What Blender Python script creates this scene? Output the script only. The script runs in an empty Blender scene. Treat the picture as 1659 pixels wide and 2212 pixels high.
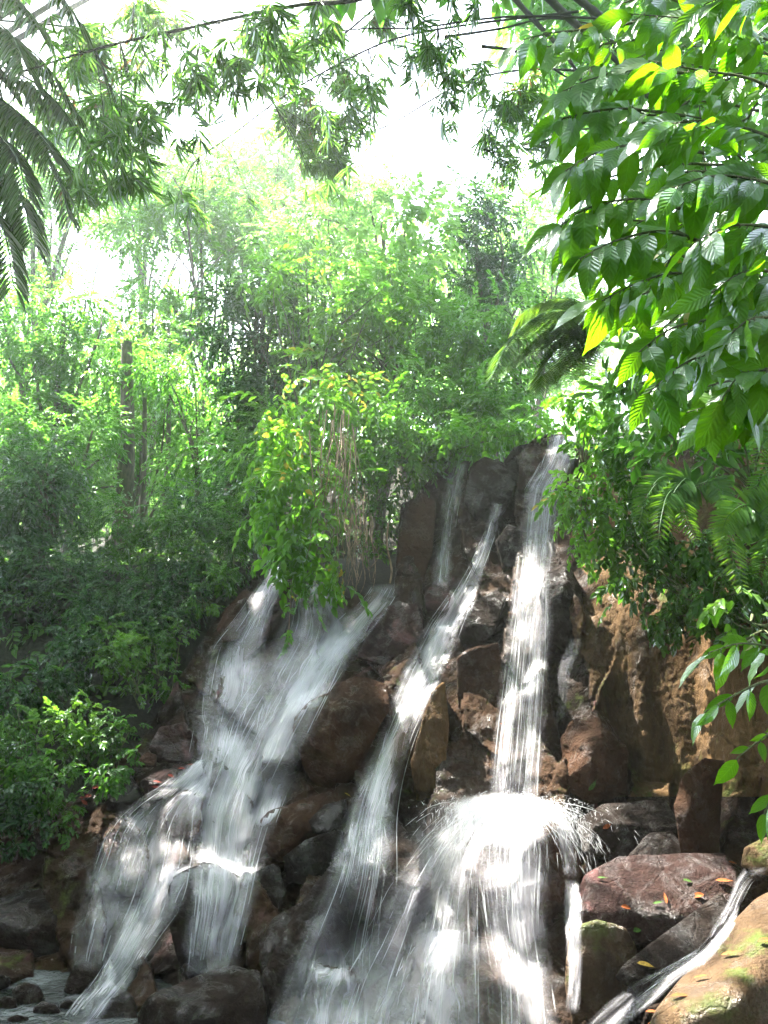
import bpy, bmesh, math, random
import numpy as np
from mathutils import Vector, Matrix
from mathutils.bvhtree import BVHTree

scene = bpy.context.scene
COL = scene.collection
rng = np.random.default_rng(7)
random.seed(7)
R = math.radians

# ------------------------------------------------------------------ camera
EYE = np.array([0.0, 0.0, 2.6])
PITCH = R(12.0)
VFOV = R(65.0)
PW, PH = 1659.0, 2212.0
FPX = (PH / 2) / math.tan(VFOV / 2)
cam_data = bpy.data.cameras.new('camera')
cam_data.sensor_fit = 'VERTICAL'
cam_data.angle = VFOV
cam_data.clip_start = 0.05
cam_data.clip_end = 2000
cam = bpy.data.objects.new('camera', cam_data)
COL.objects.link(cam)
cam.location = EYE
cam.rotation_euler = (R(90) + PITCH, 0, 0)
scene.camera = cam

# ------------------------------------------------------------------ light
SUN_DIR = np.array([-0.40, 0.28, 0.87])
SUN_DIR /= np.linalg.norm(SUN_DIR)
SUN_EL = math.asin(SUN_DIR[2])
SUN_AZ = math.atan2(SUN_DIR[0], SUN_DIR[1])      # clockwise from +Y
world = bpy.data.worlds.new('World')
scene.world = world
world.use_nodes = True
wt = world.node_tree
wt.nodes.clear()
w_out = wt.nodes.new('ShaderNodeOutputWorld')
w_bg = wt.nodes.new('ShaderNodeBackground')
w_bg.inputs['Strength'].default_value = 0.08
sky = wt.nodes.new('ShaderNodeTexSky')
sky.sky_type = 'NISHITA'
sky.sun_disc = False
sky.sun_elevation = SUN_EL
sky.sun_rotation = SUN_AZ
sky.air_density = 1.0
sky.dust_density = 4.0
sky.ozone_density = 1.0
# broken bright cloud over the blue
w_tc = wt.nodes.new('ShaderNodeTexCoord')
w_no = wt.nodes.new('ShaderNodeTexNoise')
w_no.inputs['Scale'].default_value = 2.2
w_no.inputs['Detail'].default_value = 6
w_no.inputs['Roughness'].default_value = 0.6
w_rm = wt.nodes.new('ShaderNodeMapRange')
w_rm.inputs[1].default_value = 0.30
w_rm.inputs[2].default_value = 0.55
w_rm.inputs[3].default_value = 0.45
w_rm.inputs[4].default_value = 0.95
w_mx = wt.nodes.new('ShaderNodeMixRGB')
w_mx.inputs['Color2'].default_value = (6.6, 7.0, 8.8, 1)
wt.links.new(w_tc.outputs['Generated'], w_no.inputs['Vector'])
wt.links.new(w_no.outputs['Fac'], w_rm.inputs[0])
wt.links.new(w_rm.outputs[0], w_mx.inputs['Fac'])
wt.links.new(sky.outputs['Color'], w_mx.inputs['Color1'])
wt.links.new(w_mx.outputs['Color'], w_bg.inputs['Color'])
wt.links.new(w_bg.outputs['Background'], w_out.inputs['Surface'])

sun_data = bpy.data.lights.new('sun', 'SUN')
sun_data.energy = 4.6
sun_data.angle = R(0.5)
sun_data.color = (1.0, 0.95, 0.86)
sun = bpy.data.objects.new('sun', sun_data)
COL.objects.link(sun)
sun.rotation_euler = Vector(SUN_DIR).to_track_quat('Z', 'Y').to_euler()
sun.location = (0, 0, 40)

vs = scene.view_settings
vs.view_transform = 'Standard'
vs.look = 'None'
vs.gamma = 1.0
vs.use_curve_mapping = False
vs.exposure = 3.7

cy = scene.cycles
cy.max_bounces = 8
cy.diffuse_bounces = 4
cy.glossy_bounces = 3
cy.transmission_bounces = 6
cy.transparent_max_bounces = 40
cy.volume_bounces = 1
cy.caustics_reflective = False
cy.caustics_refractive = False
cy.sample_clamp_indirect = 8.0
cy.use_denoising = True
cy.use_adaptive_sampling = True
cy.adaptive_threshold = 0.015

# ------------------------------------------------------------------ helpers
CP, SP = math.cos(PITCH), math.sin(PITCH)

def ray(x, y):
    u = (np.asarray(x, float) - PW / 2) / FPX
    v = -(np.asarray(y, float) - PH / 2) / FPX
    return np.stack([u, CP - v * SP, SP + v * CP], -1)

def P(x, y, Y):
    """world point seen at picture position (x, y) at the distance Y ahead"""
    d = ray(x, y)
    return EYE + d * (np.asarray(Y, float) / d[..., 1])[..., None]

def PZ(x, y, z):
    d = ray(x, y)
    return EYE + d * ((z - EYE[2]) / d[..., 2])[..., None]

def pxsize(Y):
    return Y / FPX

def hash3(ix, iy, iz, seed):
    h = (ix * 374761393 + iy * 668265263 + iz * 2147483647 + seed * 974711) & 0xffffffff
    h = ((h ^ (h >> 13)) * 1274126177) & 0xffffffff
    h = (h ^ (h >> 16)) & 0xffffffff
    return h / 4294967295.0

def vnoise(p, seed=0):
    p = np.asarray(p, float)
    i = np.floor(p).astype(np.int64)
    f = p - i
    f = f * f * f * (f * (f * 6 - 15) + 10)
    r = 0
    for dx in (0, 1):
        for dy in (0, 1):
            for dz in (0, 1):
                w = (f[..., 0] if dx else 1 - f[..., 0]) * (f[..., 1] if dy else 1 - f[..., 1]) * (f[..., 2] if dz else 1 - f[..., 2])
                r = r + w * hash3(i[..., 0] + dx, i[..., 1] + dy, i[..., 2] + dz, seed)
    return r * 2 - 1

def fbm(p, octv=4, seed=0, gain=0.5, lac=2.07):
    p = np.asarray(p, float)
    a, r = 1.0, 0
    for k in range(octv):
        r = r + a * vnoise(p, seed + k * 17)
        p = p * lac + 3.1
        a *= gain
    return r

def sstep(a, b, x):
    t = np.clip((np.asarray(x, float) - a) / (b - a), 0, 1)
    return t * t * (3 - 2 * t)

def nrm(v):
    v = np.asarray(v, float)
    return v / np.maximum(np.linalg.norm(v, axis=-1, keepdims=True), 1e-9)

def mesh_np(name, V, F, smooth=True, attrs=None, uv=None):
    """F: (n,k) array with one polygon size, or a list of such arrays"""
    me = bpy.data.meshes.new(name)
    Fs = F if isinstance(F, list) else [F]
    Fs = [np.asarray(f, np.int32) for f in Fs if len(f)]
    V = np.asarray(V, np.float32)
    me.vertices.add(len(V))
    me.vertices.foreach_set('co', V.ravel())
    loops = np.concatenate([f.ravel() for f in Fs])
    tot = np.concatenate([np.full(len(f), f.shape[1], np.int32) for f in Fs])
    start = np.concatenate([[0], np.cumsum(tot)[:-1]]).astype(np.int32)
    me.loops.add(len(loops))
    me.loops.foreach_set('vertex_index', loops)
    me.polygons.add(len(tot))
    me.polygons.foreach_set('loop_start', start)
    me.polygons.foreach_set('loop_total', tot)
    me.polygons.foreach_set('use_smooth', np.full(len(tot), smooth, bool))
    if attrs:
        for k, a in attrs.items():
            at = me.attributes.new(k, 'FLOAT', 'POINT')
            at.data.foreach_set('value', np.asarray(a, np.float32))
    if uv is not None:
        l = me.uv_layers.new(name='UVMap')
        l.data.foreach_set('uv', np.asarray(uv, np.float32)[loops].ravel())
    me.update(calc_edges=True)
    return me

def link(name, me, mat, parent=None):
    o = bpy.data.objects.new(name, me)
    if mat is not None and not me.materials:
        me.materials.append(mat)
    COL.objects.link(o)
    if parent is not None:
        o.parent = parent
        o.matrix_parent_inverse = Matrix.Translation(parent.location).inverted()
    return o

def tag(o, label=None, cat=None, group=None, kind=None):
    if label:
        o['label'] = label
    if cat:
        o['category'] = cat
    if group:
        o['group'] = group
    if kind:
        o['kind'] = kind
    return o

def thing(name, loc, label, cat, group=None):
    o = bpy.data.objects.new(name, None)
    o.empty_display_size = 0.2
    COL.objects.link(o)
    o.location = [float(c) for c in loc]
    return tag(o, label, cat, group)

def grid_faces(nu, nv):
    i = np.arange(nu - 1)[:, None] * nv + np.arange(nv - 1)[None, :]
    i = i.ravel()
    return np.stack([i, i + 1, i + nv + 1, i + nv], -1)

def tube(path, rad, sides=8):
    path = np.asarray(path, float)
    n = len(path)
    rad = np.broadcast_to(np.asarray(rad, float), (n,))
    t = nrm(np.gradient(path, axis=0))
    ref = np.array([0, 0, 1.0]) if abs(t[0][2]) < 0.9 else np.array([1.0, 0, 0])
    a = nrm(np.cross(t, ref))
    b = np.cross(t, a)
    ang = np.linspace(0, 2 * math.pi, sides, endpoint=False)
    V = path[:, None] + rad[:, None, None] * (np.cos(ang)[None, :, None] * a[:, None] + np.sin(ang)[None, :, None] * b[:, None])
    i, j = np.meshgrid(np.arange(n - 1), np.arange(sides), indexing='ij')
    j2 = (j + 1) % sides
    F = np.stack([i * sides + j, i * sides + j2, (i + 1) * sides + j2, (i + 1) * sides + j], -1).reshape(-1, 4)
    return V.reshape(-1, 3), F

def spline(pts, n):
    """smooth curve through the points (Catmull-Rom)"""
    p = np.asarray(pts, float)
    if len(p) == 2:
        return p[0] + (p[1] - p[0]) * np.linspace(0, 1, n)[:, None]
    q = np.vstack([2 * p[0] - p[1], p, 2 * p[-1] - p[-2]])
    t = np.linspace(0, len(p) - 1 - 1e-6, n)
    i = t.astype(int)
    f = (t - i)[:, None]
    a, b, c, d = q[i], q[i + 1], q[i + 2], q[i + 3]
    return 0.5 * (2 * b + (c - a) * f + (2 * a - 5 * b + 4 * c - d) * f ** 2 + (3 * b - a - 3 * c + d) * f ** 3)

class MB:
    def __init__(self):
        self.V, self.F, self.T, self.UV, self.n = [], {}, [], [], 0
    def add(self, V, F, tint=0.5, uv=None):
        V = np.asarray(V, float).reshape(-1, 3)
        F = np.asarray(F)
        self.F.setdefault(F.shape[1], []).append(F + self.n)
        self.V.append(V)
        self.T.append(np.broadcast_to(np.asarray(tint, float), (len(V),)))
        self.UV.append(np.zeros((len(V), 2)) if uv is None else np.asarray(uv, float))
        self.n += len(V)
    def tube(self, path, rad, sides=8, tint=0.5):
        V, F = tube(path, rad, sides)
        self.add(V, F, tint)
    def build(self, name, mat, parent=None, smooth=True):
        me = mesh_np(name, np.vstack(self.V), [np.vstack(f) for f in self.F.values()], smooth,
                     {'tint': np.concatenate(self.T)}, np.vstack(self.UV))
        return link(name, me, mat, parent)

# ------------------------------------------------------------------ materials
class NT:
    def __init__(self, name):
        self.m = bpy.data.materials.new(name)
        self.m.use_nodes = True
        self.t = self.m.node_tree
        self.t.nodes.clear()
        self.out = self.n('ShaderNodeOutputMaterial')
    def n(self, typ, **kw):
        nd = self.t.nodes.new(typ)
        for k, v in kw.items():
            setattr(nd, k, v)
        return nd
    def l(self, a, b):
        self.t.links.new(a, b)
    def setin(self, nd, **kw):
        for k, v in kw.items():
            nd.inputs[k].default_value = v
    def math(self, op, a, b=None, clamp=False):
        nd = self.n('ShaderNodeMath', operation=op, use_clamp=clamp)
        for i, x in enumerate((a, b)):
            if x is None:
                continue
            if isinstance(x, (int, float)):
                nd.inputs[i].default_value = x
            else:
                self.l(x, nd.inputs[i])
        return nd.outputs[0]
    def rng(self, x, a, b, c=0.0, d=1.0, smooth=True):
        nd = self.n('ShaderNodeMapRange')
        nd.interpolation_type = 'SMOOTHSTEP' if smooth else 'LINEAR'
        self.l(x, nd.inputs[0])
        for i, v in enumerate((a, b, c, d)):
            nd.inputs[i + 1].default_value = v
        return nd.outputs[0]
    def noise(self, vec, scale, detail=5, rough=0.55, dist=0.0):
        nd = self.n('ShaderNodeTexNoise')
        self.setin(nd, Scale=scale, Detail=detail, Roughness=rough, Distortion=dist)
        if vec is not None:
            self.l(vec, nd.inputs['Vector'])
        return nd.outputs['Fac']
    def mapping(self, vec, scale):
        nd = self.n('ShaderNodeMapping')
        nd.inputs['Scale'].default_value = scale
        self.l(vec, nd.inputs['Vector'])
        return nd.outputs[0]
    def mix(self, fac, a, b):
        nd = self.n('ShaderNodeMixRGB')
        for i, x in enumerate((fac, a, b)):
            if isinstance(x, (int, float)):
                nd.inputs[i].default_value = x
            elif isinstance(x, tuple):
                nd.inputs[i].default_value = x + (1,) if len(x) == 3 else x
            else:
                self.l(x, nd.inputs[i])
        return nd.outputs[0]

def rock_material(name, dark, mid, warm, warm_amt=0.5, wet=0.7, moss=0.0, algae=0.0, stretch=1.0):
    N = NT(name)
    pos = N.n('ShaderNodeNewGeometry')
    vec = N.mapping(pos.outputs['Position'], (1.0, 1.0, stretch))
    big = N.noise(vec, 0.9, 4, 0.55, 0.4)
    med = N.noise(vec, 3.7, 6, 0.6, 0.5)
    fine = N.noise(vec, 26, 5, 0.65)
    grit = N.noise(vec, 110, 3, 0.6)
    c = N.mix(N.rng(med, 0.35, 0.65), dark, mid)
    c = N.mix(N.math('MULTIPLY', N.rng(big, 0.5 - 0.35 * warm_amt, 0.85 - 0.35 * warm_amt), min(1, warm_amt * 1.6)), c, warm)
    if algae > 0:
        a = N.noise(vec, 1.6, 5, 0.6, 0.8)
        c = N.mix(N.rng(a, 0.66 - 0.3 * algae, 0.80 - 0.3 * algae), c, (0.10, 0.05, 0.048))
    if moss > 0:
        sep = N.n('ShaderNodeSeparateXYZ')
        N.l(pos.outputs['Normal'], sep.inputs[0])
        up = N.rng(sep.outputs[2], -0.2, 0.8)
        mm = N.math('MULTIPLY', N.rng(N.noise(vec, 2.3, 6, 0.65), 0.62 - 0.3 * moss, 0.75 - 0.3 * moss), N.math('ADD', N.math('MULTIPLY', up, 0.6), 0.4))
        c = N.mix(mm, c, (0.07, 0.09, 0.022))
    c = N.mix(N.math('MULTIPLY', N.rng(fine, 0.35, 0.7), 0.45), c, N.mix(0.5, c, (0.02, 0.018, 0.017)))
    c = N.mix(N.math('MULTIPLY', N.rng(grit, 0.6, 0.75), 0.3), c, (0.2, 0.16, 0.12))
    b = N.n('ShaderNodeBsdfPrincipled')
    N.l(c, b.inputs['Base Color'])
    # a broken film of water, mostly on the upper faces
    sepn = N.n('ShaderNodeSeparateXYZ')
    N.l(pos.outputs['Normal'], sepn.inputs[0])
    film = N.rng(N.noise(vec, 3.4, 6, 0.68, 0.6), 0.60 - 0.14 * wet, 0.72 - 0.12 * wet)
    film = N.math('MULTIPLY', film, N.rng(sepn.outputs[2], -0.5, 0.6, 0.35, 1.0), True)
    N.l(N.rng(film, 0.0, 1.0, 0.75, 0.15, False), b.inputs['Roughness'])
    N.l(N.rng(film, 0.0, 1.0, 0.05, 0.42 * wet + 0.06, False), b.inputs['Specular IOR Level'])
    vor = N.n('ShaderNodeTexVoronoi', feature='DISTANCE_TO_EDGE')
    vor.inputs['Scale'].default_value = 2.3
    wob = N.n('ShaderNodeVectorMath', operation='MULTIPLY_ADD')
    nc = N.n('ShaderNodeTexNoise')
    N.setin(nc, Scale=3.0, Detail=3)
    N.l(vec, nc.inputs['Vector'])
    N.l(nc.outputs['Color'], wob.inputs[0])
    wob.inputs[1].default_value = (0.35, 0.35, 0.35)
    N.l(vec, wob.inputs[2])
    N.l(wob.outputs[0], vor.inputs['Vector'])
    crack = N.rng(vor.outputs['Distance'], 0.0, 0.035)
    h = N.math('ADD', N.math('MULTIPLY', med, 0.5), N.math('MULTIPLY', fine, 0.30))
    h = N.math('ADD', h, N.math('MULTIPLY', grit, 0.075))
    h = N.math('ADD', h, N.math('MULTIPLY', crack, 0.05))
    bp = N.n('ShaderNodeBump')
    N.setin(bp, Strength=1.0, Distance=0.13)
    N.l(h, bp.inputs['Height'])
    N.l(bp.outputs[0], b.inputs['Normal'])
    N.l(b.outputs[0], N.out.inputs['Surface'])
    return N.m

M_ROCK = {
    'cliff': rock_material('wet_brown_cliff_rock', (0.0075, 0.0054, 0.0043), (0.0224, 0.0139, 0.0094), (0.0513, 0.0266, 0.0129), 0.45, 0.85, 0.1, 0.25, 0.8),
    'dark': rock_material('wet_dark_basalt', (0.0065, 0.0051, 0.0046), (0.0172, 0.0126, 0.0106), (0.0296, 0.0177, 0.0118), 0.35, 1.0, 0.0, 0.1),
    'brown': rock_material('brown_basalt', (0.0095, 0.0057, 0.0042), (0.0275, 0.0149, 0.0092), (0.0503, 0.0240, 0.0121), 0.6, 0.65, 0.0, 0.05),
    'tan': rock_material('tan_cliff_stone', (0.0248, 0.0164, 0.0096), (0.0708, 0.0435, 0.0213), (0.1416, 0.0822, 0.0337), 0.5, 0.55, 0.3, 0.1, 0.35),
    'pink': rock_material('algae_stained_rock', (0.0107, 0.0064, 0.0064), (0.0290, 0.0159, 0.0146), (0.0533, 0.0279, 0.0205), 0.4, 1.0, 0.0, 0.45),
    'pale': rock_material('pale_wet_boulder', (0.0306, 0.0201, 0.0135), (0.0749, 0.0486, 0.0295), (0.1361, 0.0860, 0.0470), 0.5, 0.9, 0.3, 0.1),
}

def soil_material():
    N = NT('leaf_littered_soil')
    pos = N.n('ShaderNodeNewGeometry')
    a = N.noise(pos.outputs['Position'], 1.3, 6, 0.6)
    f = N.noise(pos.outputs['Position'], 19, 5, 0.7)
    c = N.mix(N.rng(a, 0.4, 0.6), (0.010, 0.0075, 0.005), (0.014, 0.017, 0.006))
    c = N.mix(N.rng(f, 0.55, 0.75), c, (0.04, 0.022, 0.012))
    b = N.n('ShaderNodeBsdfPrincipled')
    N.l(c, b.inputs['Base Color'])
    b.inputs['Roughness'].default_value = 0.9
    bp = N.n('ShaderNodeBump')
    N.setin(bp, Strength=0.8, Distance=0.08)
    N.l(f, bp.inputs['Height'])
    N.l(bp.outputs[0], b.inputs['Normal'])
    N.l(b.outputs[0], N.out.inputs['Surface'])
    return N.m
M_SOIL = soil_material()

def falls_material(name, across, along, lo, hi, power=1.0, tintc=(0.94, 0.93, 0.98)):
    """running water: uv.x in strand units across, uv.y metres along; 'tint' carries the thickness of the water"""
    N = NT(name)
    uv = N.n('ShaderNodeUVMap')
    at = N.n('ShaderNodeAttribute', attribute_name='tint')
    v1 = N.mapping(uv.outputs[0], (across, along, 1))
    v2 = N.mapping(uv.outputs[0], (across * 3.1, along * 1.6, 1))
    v3 = N.mapping(uv.outputs[0], (across * 0.35, along * 0.5, 1))
    n1 = N.noise(v1, 1.0, 4, 0.6, 0.25)
    n2 = N.noise(v2, 1.0, 3, 0.6, 0.15)
    n3 = N.noise(v3, 1.0, 3, 0.5, 0.3)
    s = N.math('ADD', N.math('MULTIPLY', n1, 0.45), N.math('MULTIPLY', n2, 0.30))
    s = N.math('ADD', s, N.math('MULTIPLY', n3, 0.25))
    s = N.rng(s, lo, hi)
    th = N.rng(at.outputs['Fac'], 0.0, 1.0, 0, 1, False)
    # thick water closes over the streaks, thin water leaves only the threads
    brk = N.rng(N.noise(N.mapping(uv.outputs[0], (across * 0.22, along * 0.9, 1)), 1.0, 4, 0.6, 0.6), 0.36, 0.60, 0.25, 1.0)
    th2 = N.math('MULTIPLY', th, brk)
    a = N.math('MULTIPLY', N.math('ADD', N.math('MULTIPLY', s, 0.62), N.math('MULTIPLY', N.math('POWER', th, 2.0), 0.30)), th2, True)
    if power != 1.0:
        a = N.math('POWER', a, power)
    d = N.n('ShaderNodeBsdfDiffuse')
    d.inputs['Color'].default_value = tintc + (1,)
    tr = N.n('ShaderNodeBsdfTranslucent')
    tr.inputs['Color'].default_value = tintc + (1,)
    m1 = N.n('ShaderNodeMixShader')
    m1.inputs[0].default_value = 0.45
    N.l(d.outputs[0], m1.inputs[1])
    N.l(tr.outputs[0], m1.inputs[2])
    g = N.n('ShaderNodeBsdfGlossy')
    g.inputs['Roughness'].default_value = 0.25
    m2 = N.n('ShaderNodeMixShader')
    m2.inputs[0].default_value = 0.06
    N.l(m1.outputs[0], m2.inputs[1])
    N.l(g.outputs[0], m2.inputs[2])
    t = N.n('ShaderNodeBsdfTransparent')
    m3 = N.n('ShaderNodeMixShader')
    N.l(a, m3.inputs[0])
    N.l(t.outputs[0], m3.inputs[1])
    N.l(m2.outputs[0], m3.inputs[2])
    N.l(m3.outputs[0], N.out.inputs['Surface'])
    return N.m

def milk_material():
    N = NT('milky_water')
    uv = N.n('ShaderNodeUVMap')
    at = N.n('ShaderNodeAttribute', attribute_name='tint')
    p1 = N.noise(N.mapping(uv.outputs[0], (4.5, 0.55, 1)), 1.0, 4, 0.55, 0.5)
    p2 = N.noise(N.mapping(uv.outputs[0], (60, 0.8, 1)), 1.0, 2, 0.5, 0.1)
    s_ = N.math('ADD', N.math('MULTIPLY', N.rng(p1, 0.28, 0.72), 0.75), N.math('MULTIPLY', N.rng(p2, 0.3, 0.7), 0.25))
    a = N.math('MULTIPLY', N.math('POWER', at.outputs['Fac'], 1.3), N.math('ADD', N.math('MULTIPLY', s_, 0.70), 0.32), True)
    d = N.n('ShaderNodeBsdfDiffuse'); d.inputs['Color'].default_value = (0.93, 0.92, 0.98, 1)
    tr = N.n('ShaderNodeBsdfTranslucent'); tr.inputs['Color'].default_value = (0.93, 0.92, 0.98, 1)
    m1 = N.n('ShaderNodeMixShader'); m1.inputs[0].default_value = 0.5
    N.l(d.outputs[0], m1.inputs[1]); N.l(tr.outputs[0], m1.inputs[2])
    t = N.n('ShaderNodeBsdfTransparent')
    m3 = N.n('ShaderNodeMixShader')
    N.l(a, m3.inputs[0]); N.l(t.outputs[0], m3.inputs[1]); N.l(m1.outputs[0], m3.inputs[2])
    N.l(m3.outputs[0], N.out.inputs['Surface'])
    return N.m
M_MILK = milk_material()
M_VEIL = falls_material('silky_falling_water', 42.0, 0.45, 0.44, 0.70)
M_SHEET = falls_material('white_running_water', 30.0, 0.6, 0.42, 0.70)

def thread_material():
    N = NT('water_threads')
    at = N.n('ShaderNodeAttribute', attribute_name='tint')
    d = N.n('ShaderNodeBsdfDiffuse')
    d.inputs['Color'].default_value = (0.9, 0.93, 0.95, 1)
    tr = N.n('ShaderNodeBsdfTranslucent')
    tr.inputs['Color'].default_value = (0.9, 0.93, 0.95, 1)
    m1 = N.n('ShaderNodeMixShader')
    m1.inputs[0].default_value = 0.5
    N.l(d.outputs[0], m1.inputs[1])
    N.l(tr.outputs[0], m1.inputs[2])
    t = N.n('ShaderNodeBsdfTransparent')
    m3 = N.n('ShaderNodeMixShader')
    N.l(at.outputs['Fac'], m3.inputs[0])
    N.l(t.outputs[0], m3.inputs[1])
    N.l(m1.outputs[0], m3.inputs[2])
    N.l(m3.outputs[0], N.out.inputs['Surface'])
    return N.m
M_THREAD = thread_material()

def pool_material():
    N = NT('grey_pool_water')
    pos = N.n('ShaderNodeNewGeometry')
    f = N.noise(pos.outputs['Position'], 2.2, 4, 0.6, 0.6)
    b = N.n('ShaderNodeBsdfPrincipled')
    N.l(N.mix(N.rng(f, 0.4, 0.7), (0.04, 0.045, 0.045), (0.13, 0.14, 0.15)), b.inputs['Base Color'])
    N.setin(b, Roughness=0.18, IOR=1.33)
    bp = N.n('ShaderNodeBump')
    N.setin(bp, Strength=0.8, Distance=0.05)
    N.l(N.noise(pos.outputs['Position'], 9, 4, 0.6, 0.4), bp.inputs['Height'])
    N.l(bp.outputs[0], b.inputs['Normal'])
    N.l(b.outputs[0], N.out.inputs['Surface'])
    return N.m

# ------------------------------------------------------------------ the lie of the land
def ground_z(X, Y):
    X = np.asarray(X, float); Y = np.asarray(Y, float)
    basin = -0.35 + 1.2 * sstep(4.5, 2.0, Y)
    rise = 5.2 * sstep(9.3, 15.0, Y) + np.maximum(0, Y - 15) * 0.07 - np.maximum(0, Y - 70) * 0.05
    rise = rise + 3.6 * sstep(15.4, 19.5, Y) * sstep(-5.2, -3.4, X) * (1 - 0.8 * sstep(19.5, 40, Y))
    left = 4.2 * sstep(-4.2, -8.5, X) * sstep(2.0, 8.0, Y)
    right = 4.6 * sstep(3.0, 5.0, X - 0.10 * np.clip(Y, 0, 12)) * sstep(0.0, 4.0, Y)
    z = np.maximum(basin + rise, np.maximum(left, right) * (1 - sstep(9.3, 15, Y)) + basin + rise)
    far = sstep(12, 30, Y)
    z = z + 15.0 * sstep(30, 62, Y)
    z = z + 0.18 * fbm(np.stack([X * 0.5, Y * 0.5, 0 * X], -1), 3, 5) * (0.6 + far)
    z = z + far * 2.0 * fbm(np.stack([X * 0.03, Y * 0.03, 0 * X + 9], -1), 2, 8)
    return z

def build_ground():
    gx = np.unique(np.concatenate([np.linspace(-12, 12, 97), np.linspace(-60, -12, 40), np.linspace(12, 60, 40), np.linspace(-400, -60, 25), np.linspace(60, 400, 25)]))
    gy = np.unique(np.concatenate([np.linspace(-8, 26, 137), np.linspace(26, 90, 50), np.linspace(90, 500, 30), np.linspace(-300, -8, 20)]))
    X, Y = np.meshgrid(gx, gy, indexing='ij')
    V = np.stack([X, Y, ground_z(X, Y)], -1).reshape(-1, 3)
    o = link('ground', mesh_np('ground', V, grid_faces(len(gx), len(gy))), M_SOIL)
    tag(o, kind='structure')
build_ground()

def build_pool():
    n = 60
    xs = np.linspace(-7, 3.2, n); ys = np.linspace(4.4, 9.8, n)
    X, Y = np.meshgrid(xs, ys, indexing='ij')
    z = 0.012 * fbm(np.stack([X * 2, Y * 2, 0 * X], -1), 3, 4)
    o = link('water', mesh_np('water', np.stack([X, Y, z], -1).reshape(-1, 3), grid_faces(n, n)), pool_material())
    tag(o, kind='structure')
build_pool()

# cliff: distance ahead for each picture position of its bare face
CX = np.array([-150, 150, 300, 450, 600, 750, 900, 1000, 1100, 1200, 1300, 1400, 1500, 1600, 1850], float)
CYR = np.array([900, 1000, 1150, 1300, 1500, 1700, 1900, 2212, 2500], float)
CT = np.array([
    [16, 16, 16, 16, 16, 15.5, 14.6, 13.8, 13.6, 13.2, 12.4, 11.4, 10.4, 9.6, 8.6],
    [16, 16, 16, 16, 15.6, 14.6, 13.6, 13.0, 12.9, 12.6, 11.8, 10.9, 10.0, 9.2, 8.3],
    [15, 15, 15, 14.8, 14.2, 13.6, 12.8, 12.4, 12.2, 11.8, 10.9, 10.2, 9.6, 8.9, 8.0],
    [13.5, 13.5, 13.4, 13.1, 12.8, 12.4, 11.9, 11.5, 11.2, 10.7, 10.2, 9.8, 9.4, 8.7, 7.8],
    [11.8, 11.8, 11.7, 11.4, 10.9, 10.7, 10.4, 10.1, 9.9, 9.8, 9.7, 9.5, 9.2, 8.5, 7.6],
    [10.4, 10.3, 10.1, 9.7, 9.4, 9.3, 9.1, 9.0, 8.9, 8.9, 9.1, 9.3, 9.1, 8.4, 7.4],
    [9.2, 9.0, 8.8, 8.4, 8.2, 8.1, 7.9, 7.8, 7.7, 7.7, 7.9, 8.1, 8.0, 7.6, 6.8],
    [7.3, 7.3, 7.25, 7.15, 7.05, 6.9, 6.7, 6.6, 6.55, 6.5, 6.6, 6.6, 6.4, 6.2, 5.8],
    [6.2, 6.2, 6.2, 6.1, 6.0, 5.9, 5.8, 5.7, 5.6, 5.6, 5.6, 5.6, 5.5, 5.3, 5.0]], float)

def cliff_Y(x, y):
    x = np.asarray(x, float); y = np.asarray(y, float)
    xi = np.clip(np.interp(x, CX, np.arange(len(CX))), 0, len(CX) - 1.001)
    yi = np.clip(np.interp(y, CYR, np.arange(len(CYR))), 0, len(CYR) - 1.001)
    a = xi.astype(int); b = yi.astype(int)
    u = xi - a; v = yi - b
    u = u * u * (3 - 2 * u) * 0.5 + u * 0.5
    return (CT[b, a] * (1 - u) * (1 - v) + CT[b, a + 1] * u * (1 - v) + CT[b + 1, a] * (1 - u) * v + CT[b + 1, a + 1] * u * v)

TOPX = [-150, 0, 150, 300, 400, 480, 560, 610, 690, 760, 850, 866, 940, 1000, 1060, 1120, 1170, 1215, 1260, 1400, 1659, 1850]
TOPY = [1840, 1800, 1760, 1600, 1440, 1320, 1245, 1225, 1250, 1285, 1285, 1090, 1030, 985, 1000, 985, 950, 940, 980, 960, 930, 930]

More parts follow.
